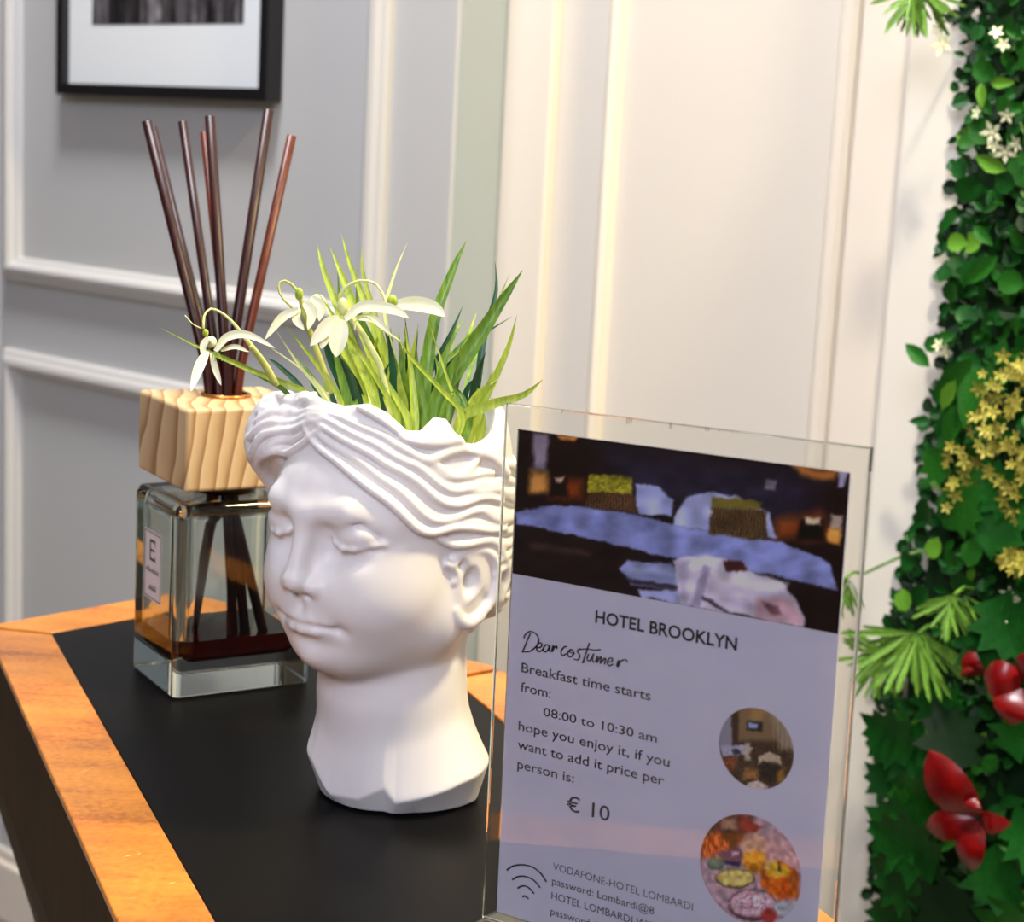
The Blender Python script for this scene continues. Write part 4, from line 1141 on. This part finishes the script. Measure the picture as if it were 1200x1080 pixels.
def ribbon(path, widths, fold=0.25, twist=0.0, thick=0.0):
    """blade with a fold along its middle, facing the room; 5 points across, closed on both sides"""
    P = [np.array(p, float) for p in path]; V = []; F = []; n = len(P)
    for i, p in enumerate(P):
        t = P[min(i + 1, n - 1)] - P[max(i - 1, 0)]; t = t / (np.linalg.norm(t) + 1e-9)
        nrm = CAM - porg; nrm = nrm / np.linalg.norm(nrm)
        tw = twist * (i / (n - 1) - 0.3); s = np.cross(t, nrm); s = s / (np.linalg.norm(s) + 1e-9); nn = np.cross(s, t)
        s, nn = s * math.cos(tw) + nn * math.sin(tw), nn * math.cos(tw) - s * math.sin(tw)
        w = widths[i] / 2
        for k in (-1, -0.5, 0, 0.5, 1): V.append(p + s * w * k - nn * (abs(k) * w * fold * -1 + 0) - nn * 0)
    for i in range(n - 1):
        for k in range(4): F.append((i * 5 + k, i * 5 + k + 1, (i + 1) * 5 + k + 1, (i + 1) * 5 + k))
    return V, F


Z3 = lambda a, b: (140 + a / 2.308, 270 + b / 2.308)
PXM = 0.89 / FPX                                            # metres per pixel there
def path3(pts, d0, d1, n=14, root=True):
    """pts in the enlarged view; the depth runs from d0 at the root to d1 at the tip"""
    Q = [np.array(Z3(*p)) for p in pts]
    if root:
        r0 = Q[0]; c = np.array([478.0, 520.0]); Q = [r0 + (c - r0) * 0.12 + np.array([0, 26.0])] + Q
    S = spline(Q, n); return [at(q[0], q[1], PD + d0 + (d1 - d0) * (i / (n - 1))) - porg for i, q in enumerate(S)]


rg = random.Random(11)
def blade(pts, w, col, d0=None, d1=None, fold=0.3, tw=0.0, root=True, label=None):
    d0 = rg.uniform(-0.012, 0.015) if d0 is None else d0; d1 = d0 + rg.uniform(-0.035, 0.035) if d1 is None else d1
    n = 14; P = path3(pts, d0, d1, n, root); W = []
    for i in range(n):
        t = i / (n - 1); W.append(w / 2.308 * PXM * (min(1, 0.55 + 1.2 * t) if t < 0.4 else 1.0) * max(0.03, (1 - max(0, (t - 0.35) / 0.65) ** 1.7)))
    V, F = ribbon(P, W, fold, tw)
    o = obj('leaf', V, F, green[col], plant, True)
    if label: o['label'] = label
    return o


B = blade
B([(690, 450), (640, 330), (560, 130), (535, 40)], 30, 'y', .0, .02); B([(720, 440), (650, 250), (605, 130), (570, 45)], 30, 'y', .008, .03)
B([(745, 450), (690, 260), (630, 110), (600, 8)], 26, 'y', .014, .03); B([(760, 470), (700, 260), (660, 120), (655, 48)], 18, 'y')
B([(790, 500), (720, 250), (740, 130), (778, 34)], 12, 'p', .02, .04); B([(700, 470), (640, 320), (600, 210), (590, 110)], 26, 'g', .02, .01)
B([(730, 480), (690, 330), (650, 230), (640, 150)], 28, 'g', .02, .0); B([(660, 440), (610, 330), (580, 250), (560, 190)], 26, 'y', .02)
B([(820, 500), (845, 270), (900, 110), (938, 28)], 36, 'g', .0, .01, .45); B([(855, 460), (950, 320), (1035, 190), (1090, 108)], 46, 'g', -.01, -.02, .5)
B([(965, 440), (985, 290), (1018, 170), (1016, 82)], 20, 'd', .02, .03); B([(950, 530), (1000, 430), (1050, 320), (1075, 228)], 24, 'y', .01, .0)
B([(925, 505), (1000, 472), (1090, 446), (1145, 403)], 30, 'y', -.015, -.03); B([(850, 410), (960, 300), (1062, 232)], 13, 'd', .02, .03)
B([(840, 390), (900, 270), (928, 205)], 14, 'd', .02, .03); B([(880, 400), (940, 290), (966, 220)], 16, 'y', .02, .04); B([(870, 380), (900, 290), (930, 240)], 22, 'g', .02, .04)
B([(870, 370), (1000, 230), (1056, 116)], 12, 'g', .01, .03); B([(905, 420), (965, 310), (1005, 250)], 20, 'g', .015, .03)
B([(520, 446), (400, 396), (250, 332), (113, 264)], 17, 'y', -.012, -.02, label='long arching leaf reaching furthest left'); B([(455, 440), (360, 380), (268, 336), (250, 330)], 15, 'g', -.01, -.02)
B([(590, 442), (520, 345), (448, 256)], 15, 'y', -.014, -.02); B([(550, 446), (480, 355), (425, 272)], 10, 'p', -.01, -.02); B([(560, 446), (500, 380), (400, 310)], 9, 'p', -.0, .01)
B([(615, 440), (570, 340), (552, 290)], 34, 'd', .01, .0); B([(640, 450), (606, 370), (580, 330)], 34, 'd', .008, .0); B([(495, 430), (430, 365), (400, 345)], 16, 'd', .01, .01)
B([(750, 505), (690, 390), (600, 260), (516, 138)], 15, 'y', -.02, -.03); B([(745, 500), (700, 380), (660, 300)], 34, 'y', -.014, -.01); B([(770, 515), (752, 400), (730, 300)], 34, 'g', -.014, -.005)
B([(800, 515), (790, 390), (772, 250)], 22, 'y', -.016, -.01); B([(825, 505), (805, 390), (800, 280)], 24, 'g', -.006); B([(780, 510), (735, 430), (680, 340)], 20, 'y', -.02, -.02)
B([(930, 500), (870, 430), (790, 345), (735, 262)], 14, 'y', -.022, -.03); B([(920, 500), (880, 380), (838, 250)], 10, 'y', -.02, -.02); B([(900, 440), (930, 480), (935, 500)], 16, 'g', -.02, -.02)
B([(978, 545), (972, 480), (968, 425)], 30, 'y', .008, .008); B([(955, 545), (985, 470), (1000, 440)], 22, 'y', .006, .006); B([(945, 520), (925, 450), (900, 420)], 24, 'g', -.01, -.005)
B([(850, 470), (830, 400), (815, 340)], 34, 'd', .01, .02); B([(880, 480), (900, 420), (915, 370)], 30, 'g', .01, .02); B([(835, 480), (870, 380), (905, 300)], 20, 'y', .015, .03)
for i in range(46):
    x = rg.uniform(560, 960); sp_ = (x - 760) / 260
    hgt = rg.uniform(90, 260) * (1 - 0.35 * abs(sp_)); B([(x, 470 + rg.uniform(-10, 25)), (x + sp_ * 40 + rg.uniform(-14, 14), 470 - hgt * 0.5), (x + sp_ * 90 + rg.uniform(-40, 40), 470 - hgt)], rg.uniform(14, 28), rg.choice('ygggddg'), rg.uniform(-.005, .045))


def cyl(name, pts, r, col, d0, d1, parent=None, root=False):
    P = path3(pts, d0, d1, 16, root); n = len(P)
    rad = [r / 2.308 * PXM] * n if not hasattr(r, '__len__') else [np.interp(i / (n - 1), np.linspace(0, 1, len(r)), r) / 2.308 * PXM for i in range(n)]
    V, F = tube_geo(P, rad, 8); return obj(name, V, F, green[col] if isinstance(col, str) else col, parent or plant, True)


def petal(parent, pts, w, d, cup=0.5, tw=0.0, dd=0.0):
    n = 11; S = spline([np.array(Z3(*p)) for p in pts], n)
    P = [at(q[0], q[1], PD + d + dd * i / (n - 1)) - porg for i, q in enumerate(S)]
    W = [w / 2.308 * PXM * max(0.05, math.sin(math.pi * min(1, 0.10 + 0.90 * (i / (n - 1)))) ** 0.65) for i in range(n)]
    V, F = ribbon(P, W, cup, tw); return obj('petal', V, F, petal_m, parent, True)


def bulb(parent, c, r, d, name='ovary', material=None, sq=(1, 1, 1)):
    C = at(*Z3(*c), PD + d) - porg; bm = bmesh.new(); bmesh.ops.create_uvsphere(bm, u_segments=14, v_segments=10, radius=1)
    for v in bm.verts: v.co = Vector(C) + Vector((v.co.x * sq[0], v.co.y * sq[1], v.co.z * sq[2])) * (r / 2.308 * PXM)
    return bm_obj(name, bm, material or bulb_m, parent, True)


Z6 = lambda a, b: ((180 + a / 5.4545 - 140) * 2.308, (340 + b / 5.4545 - 270) * 2.308)
z6 = lambda L: [Z6(*p) for p in L]
# flower at the left, hanging over the diffuser
F1 = cyl('flower', z6([(790, 610), (720, 480), (620, 350), (560, 270), (470, 170), (375, 118), (325, 160), (318, 245)]), [7, 7, 6.5, 4, 3, 3, 3.4], 'p', -.03, -.05)
F1['label'] = 'snowdrop drooping furthest left in front of the reeds'
cyl('spathe', z6([(620, 360), (690, 450), (780, 600)]), [6, 8, 9], 's', -.045, -.03, F1)
bulb(F1, Z6(332, 272), 8, -.05, 'ovary', green['y'], (1, 1, 1.25)); bulb(F1, Z6(366, 330), 15, -.05)
petal(F1, z6([(395, 390), (470, 300), (600, 285), (775, 368)]), 22, -.055, 0.35, .3); petal(F1, z6([(430, 385), (520, 360), (612, 394)]), 13, -.05, .3)
petal(F1, z6([(340, 390), (290, 500), (240, 645)]), 26, -.056, .4, -.3, -.01); petal(F1, z6([(370, 400), (395, 500), (432, 608)]), 17, -.052, .4)
petal(F1, z6([(350, 300), (320, 350), (310, 420)]), 18, -.056, .4)
for k in range(4): cyl('stamen', z6([(385 + k * 8, 392), (372 + k * 22, 440 + 12 * (k % 2))]), 1.5, 'y', -.056, -.056, F1)
cyl('spathe_tip', z6([(200, 160), (250, 215), (305, 245)]), 1.6, 'p', -.05, -.05, F1)
# flower in the middle left
F2 = cyl('flower', [(575, 440), (535, 330), (500, 230), (485, 170), (455, 138), (432, 142), (436, 175), (470, 212), (490, 218)], [9, 9, 8, 5, 3.2, 3, 3, 3, 3], 's', -.015, -.03)
F2['label'] = 'snowdrop in the middle with one long petal to the left'
petal(F2, [(484, 214), (440, 236), (394, 294)], 24, -.035, .35, -.2); petal(F2, [(500, 195), (520, 225), (510, 268)], 26, -.03, .3); petal(F2, [(486, 210), (478, 240), (500, 268)], 22, -.034, .3)
bulb(F2, (486, 172), 11, -.03, 'ovary', green['y'], (1, 1, 1.5)); bulb(F2, (535, 205), 26, -.022, 'bud', bulb_m, (1, 1, 1.25)); petal(F2, [(520, 180), (545, 205), (540, 245)], 26, -.03, .3)
# flower at the front right
F3 = cyl('flower', [(735, 500), (700, 350), (610, 210), (600, 170), (640, 138), (690, 142), (716, 180), (722, 200)], [8, 8, 8, 5, 3.6, 3.4, 3.4], 'p', -.02, -.04)
F3['label'] = 'largest snowdrop with a wide horizontal petal and two petals hanging down'
bulb(F3, (604, 205), 15, -.036, 'ovary', green['p'], (1, 1, 1.5)); bulb(F3, (738, 192), 14, -.03, 'ovary', green['y'], (1, 1, 1.3))
petal(F3, [(610, 240), (660, 204), (740, 214), (782, 236)], 30, -.044, .3, .3); petal(F3, [(740, 200), (800, 198), (850, 210), (880, 232)], 40, -.03, .3, .2)
petal(F3, [(596, 236), (560, 262), (516, 312)], 40, -.044, .3, .2); petal(F3, [(600, 240), (592, 290), (586, 342)], 50, -.046, .3, -.1); petal(F3, [(640, 236), (690, 240), (740, 290)], 20, -.04, .3)
petal(F3, [(560, 250), (555, 290), (545, 320)], 26, -.042, .3)
cyl('flower_stalk', [(760, 300), (700, 260), (668, 232), (640, 244), (636, 270)], 2.6, 'p', -.04, -.04, F3)
# moss that fills the opening
moss = mat('dark_moss', rgb(60, 70, 34), 0.9, noise=(120, rgb(90, 96, 50), 0.6))
V = []; F = []
for i in range(9):
    for k in range(28):
        a = 2 * math.pi * k / 28; r = i / 8; x, y = 0.037 * r * math.cos(a), 0.043 * r * math.sin(a) - 0.008
        V.append(HL * x + HF * y + HU * (-0.012 + 0.004 * math.sin(7 * a + i) * r))
        if i and True: j = (k + 1) % 28; F.append(((i - 1) * 28 + k, (i - 1) * 28 + j, i * 28 + j, i * 28 + k))
mo = obj('moss', V, F, moss, plant, True); mo['kind'] = 'stuff'

# ------------------------------------------------------------------ green wall panel at the right
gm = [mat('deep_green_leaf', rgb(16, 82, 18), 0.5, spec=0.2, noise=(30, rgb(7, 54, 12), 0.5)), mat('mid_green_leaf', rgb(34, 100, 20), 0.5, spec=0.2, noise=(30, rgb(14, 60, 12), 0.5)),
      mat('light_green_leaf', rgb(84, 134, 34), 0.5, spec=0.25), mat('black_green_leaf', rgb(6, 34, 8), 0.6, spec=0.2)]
fern_m = mat('lime_fern_needle', rgb(118, 160, 52), 0.5, noise=(30, rgb(56, 106, 28), 0.5))
yel_m = mat('yellow_blossom', rgb(172, 164, 62), 0.6, noise=(60, rgb(120, 118, 34), 0.5)); red_m = mat('glossy_red_bract', rgb(128, 6, 6), 0.3, noise=(60, rgb(84, 4, 6), 0.5)); wht_m = mat('cream_blossom', rgb(226, 230, 190), 0.5)
WOFF = -0.03
gw0 = onplane(1300, 560, W0 + WN * WOFF, WN)
gwo = np.array([gw0[0], gw0[1], 0.45])
gw = empty('green_wall_panel', gwo)
tag(gw, 'artificial green wall panel of ivy and boxwood leaves with yellow and red flowers', 'plant wall')
def gp(px, py, off):
    """point seen at a pixel, off metres in front of the white wall"""
    return onplane(px, py, W0 + WN * (WOFF + off), WN) - gwo
left_edge = lambda y: np.interp(y, [-100, 0, 60, 200, 330, 450, 560, 640, 760, 860, 960, 1080, 1200], [1138, 1132, 1134, 1120, 1108, 1096, 1086, 1066, 1040, 1034, 1030, 1026, 1022])
_sR = wallx(1390, 540, WOFF)[0]
def right_edge(y):
    P = wallp(_sR, wallx(1390, y, WOFF)[1], WOFF) - CAM; return 600 + FPX * float(P @ IX) / float(P @ FW)
# backing mat
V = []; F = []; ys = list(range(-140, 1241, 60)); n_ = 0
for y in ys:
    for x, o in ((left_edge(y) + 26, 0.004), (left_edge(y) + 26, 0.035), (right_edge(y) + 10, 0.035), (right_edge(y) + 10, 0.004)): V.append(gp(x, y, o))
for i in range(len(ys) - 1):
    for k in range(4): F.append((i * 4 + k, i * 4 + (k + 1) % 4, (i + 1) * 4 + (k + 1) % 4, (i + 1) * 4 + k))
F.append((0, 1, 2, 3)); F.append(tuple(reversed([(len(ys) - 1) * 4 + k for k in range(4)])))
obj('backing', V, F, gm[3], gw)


def leaf_mesh(name, outline, cup, material):
    """flat outline (x across, y along, unit length) with a raised middle vein"""
    n = len(outline); V = [(x, y, cup * abs(x)) for x, y in outline]; V.append((0, 0.45, 0.0)); F = [(i, (i + 1) % n, n) for i in range(n)]
    me = mesh_from(V, F); me.name = name; me.materials.append(material); me.polygons.foreach_set('use_smooth', [True] * len(me.polygons)); return me


rnd = [(0, 0), (.28, .14), (.42, .42), (.34, .76), (0, 1), (-.34, .76), (-.42, .42), (-.28, .14)]
lance = [(0, 0), (.16, .2), (.22, .45), (.14, .75), (0, 1), (-.14, .75), (-.22, .45), (-.16, .2)]
tooth = [(0, 0), (.30, -.02), (.24, .16), (.52, .22), (.34, .38), (.50, .56), (.26, .62), (.26, .82), (.12, .80), (0, 1.02), (-.12, .80), (-.26, .82), (-.26, .62), (-.50, .56), (-.34, .38), (-.52, .22), (-.24, .16), (-.30, -.02)]
LM = {('r', k): leaf_mesh('round_leaf', rnd, .35, gm[k]) for k in range(4)}
LM.update({('l', k): leaf_mesh('lance_leaf', lance, .5, gm[k]) for k in range(4)}); LM.update({('t', k): leaf_mesh('toothed_leaf', tooth, .25, gm[k]) for k in range(4)})
LM[('f', 0)] = leaf_mesh('fern_needle', [(0, 0), (.03, .3), (.045, .6), (.035, .9), (0, 1), (-.035, .9), (-.045, .6), (-.03, .3)], .3, fern_m)


def orient(P, direc, face, size):
    """matrix: local y along direc, local z towards face"""
    y = np.array(direc, float); y /= np.linalg.norm(y); z = np.array(face, float); z = z - y * (z @ y); z /= np.linalg.norm(z) + 1e-9; x = np.cross(y, z)
    return Matrix(((x[0] * size, y[0] * size, z[0] * size, P[0]), (x[1] * size, y[1] * size, z[1] * size, P[1]), (x[2] * size, y[2] * size, z[2] * size, P[2]), (0, 0, 0, 1)))


rw = random.Random(3)
stuff = {k: MB() for k in range(4)}
def put_leaf(kind, k, px, py, off, size, ang=None, tilt=0.5, single=False, parent=None, name='leaf'):
    P = gp(px, py, off); a = ang if ang is not None else rw.uniform(0, 2 * math.pi)
    d = WU * math.cos(a) + np.array([0, 0, 1.0]) * math.sin(a) + WN * rw.uniform(-tilt, tilt * 0.6)
    fc = WN + WU * rw.uniform(-tilt, tilt) + np.array([0, 0, 1.0]) * rw.uniform(-0.2, tilt)
    M = orient(P, d, fc, size); me = LM[(kind, k)]
    if single:
        o = bpy.data.objects.new(name, me); COL.objects.link(o); o.parent = parent or gw; o.matrix_basis = M; return o
    V = [tuple(M @ v.co) for v in me.vertices]; stuff[k].add((V, [tuple(p.vertices) for p in me.polygons]))


for i in range(4200):                                      # dense small boxwood foliage
    y = rw.uniform(-150, 1240); le = left_edge(y); x = le + abs(rw.gauss(0, 1)) * 60 if rw.random() < 0.3 else rw.uniform(le, right_edge(y))
    e = min(1, (x - le) / 60)
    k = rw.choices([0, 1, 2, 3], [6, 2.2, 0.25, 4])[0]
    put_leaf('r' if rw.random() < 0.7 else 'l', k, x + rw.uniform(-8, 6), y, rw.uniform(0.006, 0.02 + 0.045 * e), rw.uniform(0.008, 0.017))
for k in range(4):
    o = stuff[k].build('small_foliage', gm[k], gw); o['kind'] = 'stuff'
cnt_ = 0
for i in range(150):                                       # single leaves that can be picked out
    y = rw.uniform(20, 1080); le = left_edge(y); x = rw.uniform(le - 2, 1215)
    put_leaf(rw.choice('rl'), rw.choices([0, 1, 2], [5, 4, .6])[0], x, y, rw.uniform(0.055, 0.075), rw.uniform(0.014, 0.026), single=True); cnt_ += 1
for px, py, a, s_, k in [(1140, 420, -2.3, .045, 1), (1150, 428, -1.7, .05, 1), (1128, 470, -1.9, .04, 1), (1090, 430, 2.6, .03, 1), (1170, 300, -2.4, .035, 1), (1180, 200, 2.8, .03, 2), (1150, 96, -1.4, .02, 2), (1120, 445, -2.0, .028, 2)]:
    put_leaf('l', k, px, py, 0.085, s_, a, 0.25, True)
# toothed dark leaves, low left
for px, py, a, s_, k in [(1070, 880, 2.75, .055, 0), (1085, 905, 2.5, .06, 0), (1080, 990, 2.95, .065, 0), (1100, 965, 2.6, .06, 1), (1080, 1045, 3.05, .06, 0), (1070, 1080, 3.3, .05, 0), (1110, 850, 2.0, .05, 0), (1130, 900, 2.2, .06, 3),
                         (1150, 1000, -.8, .06, 0), (1185, 960, -.3, .06, 0), (1125, 1040, -2.0, .06, 3), (1185, 1060, -1.6, .07, 1), (1150, 640, .9, .05, 0), (1185, 600, 2.2, .05, 0), (1120, 620, 1.2, .045, 1), (1165, 700, -1.0, .06, 0), (1195, 740, -2.0, .06, 0), (1130, 740, -.6, .05, 0), (1175, 520, 2.5, .04, 0), (1110, 560, 2.4, .035, 1), (1180, 880, 1.1, .05, 0), (1100, 1010, 2.9, .07, 0), (1055, 930, 2.6, .04, 0)]:
    put_leaf('t', k, px, py, rw.uniform(0.07, 0.10), s_ * 0.95, a, 0.3, True)


def fern(c, base_off, n, size, a0, a1, label, off2=0.03):
    """a spray of soft needles hanging from a stalk"""
    P0 = gp(c[0], c[1], base_off); st = obj('fern_spray', *tube_geo([P0, P0 + WN * off2 * 0.5 + np.array([0, 0, 0.004]), P0 + WN * off2], 0.0015, 6), fern_m, gw)
    st['label'] = label; tip = P0 + WN * off2
    for i in range(n):
        a = a0 + (a1 - a0) * (i + rw.random()) / n; L = size * rw.uniform(0.7, 1.1)
        d = WU * math.cos(a) + np.array([0, 0, 1.0]) * math.sin(a) + WN * rw.uniform(-0.6, 0.6)
        M = orient(tip + WN * rw.uniform(-.008, .008) + WU * rw.uniform(-.004, .004), d, WN, L); o = bpy.data.objects.new('needle', LM[('f', 0)]); COL.objects.link(o); o.parent = st; o.matrix_basis = M
fern((1098, 735), 0.07, 62, 0.052, math.radians(185), math.radians(330), 'lime fern spray low on the panel, nearest to the sign')
fern((1060, 760), 0.06, 40, 0.040, math.radians(150), math.radians(300), 'lime fern spray beside the sign holder edge')
fern((1012, 672), 0.06, 40, 0.034, math.radians(170), math.radians(310), 'small pale fern tuft seen partly through the acrylic')
fern((1100, -8), 0.07, 44, 0.040, math.radians(190), math.radians(345), 'yellow-green fern tuft at the very top')
fern((1140, 690), 0.06, 26, 0.036, math.radians(200), math.radians(340), 'lime fern spray half hidden behind leaves')
# stalk that carries the outer fern
cst = MB(); cst.add(tube_geo([gp(1110, 640, .03), gp(1060, 650, .05), gp(1012, 672, .06)], 0.0013, 6)); cst.add(tube_geo([gp(1140, -20, .03), gp(1100, -8, .07)], 0.0013, 6)); cst.add(tube_geo([gp(1110, 740, .03), gp(1060, 760, .06)], 0.0013, 6))
cst.build('fern_stalks', fern_m, gw)


def blossom(px, py, off, size, material, n=5, name='flower', cup=.4, parent=None):
    P = gp(px, py, off); bm = bmesh.new(); rot = rw.uniform(0, 6.28)
    fx = WN + WU * rw.uniform(-.6, .5) + np.array([0, 0, 1.0]) * rw.uniform(-.5, .5); fx /= np.linalg.norm(fx)
    a_ = np.cross(fx, [0, 0, 1.0]); a_ /= np.linalg.norm(a_); b_ = np.cross(fx, a_); V = []; F = []
    for k in range(n):
        t = rot + 2 * math.pi * k / n; d = a_ * math.cos(t) + b_ * math.sin(t); s = np.cross(fx, d); o = len(V)
        V += [P, P + (d * .5 + s * .24) * size + fx * size * .12, P + d * size + fx * size * cup * .6, P + (d * .5 - s * .24) * size + fx * size * .12]; F.append((o, o + 1, o + 2, o + 3))
    bm.free(); o = len(V)
    for q in ((.12, 0), (0, .12), (-.12, 0), (0, -.12)): V.append(P + a_ * q[0] * size + b_ * q[1] * size + fx * .05 * size)
    V.append(P + fx * .25 * size)
    for k in range(4): F.append((o + k, o + (k + 1) % 4, o + 4))
    return obj(name, V, F, material, parent or gw)


for i in range(130):
    cx_, cy_, sx_, sy_ = rw.choice([(1180, 450, 16, 22), (1175, 500, 26, 26), (1150, 520, 22, 26), (1160, 560, 30, 26), (1185, 590, 18, 26), (1120, 555, 10, 22), (1190, 655, 10, 10), (1150, 480, 10, 20), (1185, 540, 18, 30), (1195, 440, 8, 14)])
    blossom(rw.gauss(cx_, sx_ * .8), rw.gauss(cy_, sy_ * .8), rw.uniform(.075, .11), rw.uniform(.0045, .0078), yel_m, 5, 'yellow_flower')
for px, py, s_ in [(1105, 52, .010), (1098, 34, .006), (1163, 155, .010), (1178, 178, .009), (1165, 170, .006), (1180, 135, .007), (1168, 38, .006), (1176, 52, .006), (1108, 410, .008), (1100, 404, .006), (1145, 132, .006), (1192, 168, .008), (1187, 700, .012), (1182, 716, .010), (1105, 48, .006)]:
    blossom(px, py, .085, s_, wht_m, 5, 'cream_flower')


def poinsettia(label, petals, off):
    me_pts = []; root = None
    for i, (a, b, w) in enumerate(petals):
        A_ = gp(*a, off); B_ = gp(*b, off + rw.uniform(.0, .02)); d = B_ - A_; L = np.linalg.norm(d); d /= L; s = np.cross(d, WN); s /= np.linalg.norm(s); V = []; F = []; n = 9
        for k in range(n):
            t = k / (n - 1); ww = w * max(.04, math.sin(math.pi * (t * .92 + .08)) ** .7) * .5; c = A_ + d * L * t + WN * (.010 * math.sin(math.pi * t) - .004 * t)
            V += [c - s * ww - WN * ww * .12, c - s * ww * .5 - WN * ww * .02, c, c + s * ww * .5 - WN * ww * .02, c + s * ww - WN * ww * .30]
            if k:
                for q in range(4): F.append(((k - 1) * 5 + q, (k - 1) * 5 + q + 1, k * 5 + q + 1, k * 5 + q))
        if root is None:
            root = obj('red_flower', V, F, red_m, gw, True); root['label'] = label
        else: obj('bract', V, F, red_m, root, True)
poinsettia('red glossy flower with spread bracts at the lower right', [((1142, 958), (1086, 880), .036), ((1142, 960), (1082, 970), .024), ((1145, 962), (1135, 1022), .026), ((1148, 958), (1182, 966), .018), ((1148, 955), (1140, 936), .016)], .11)
poinsettia('red glossy flower higher up at the right edge', [((1196, 800), (1150, 790), .030), ((1196, 806), (1180, 850), .030), ((1200, 800), (1225, 770), .03), ((1200, 806), (1230, 830), .03)], .11)
poinsettia('red bud peeping out under the fern', [((1150, 790), (1134, 760), .016), ((1148, 790), (1130, 782), .012)], .085)
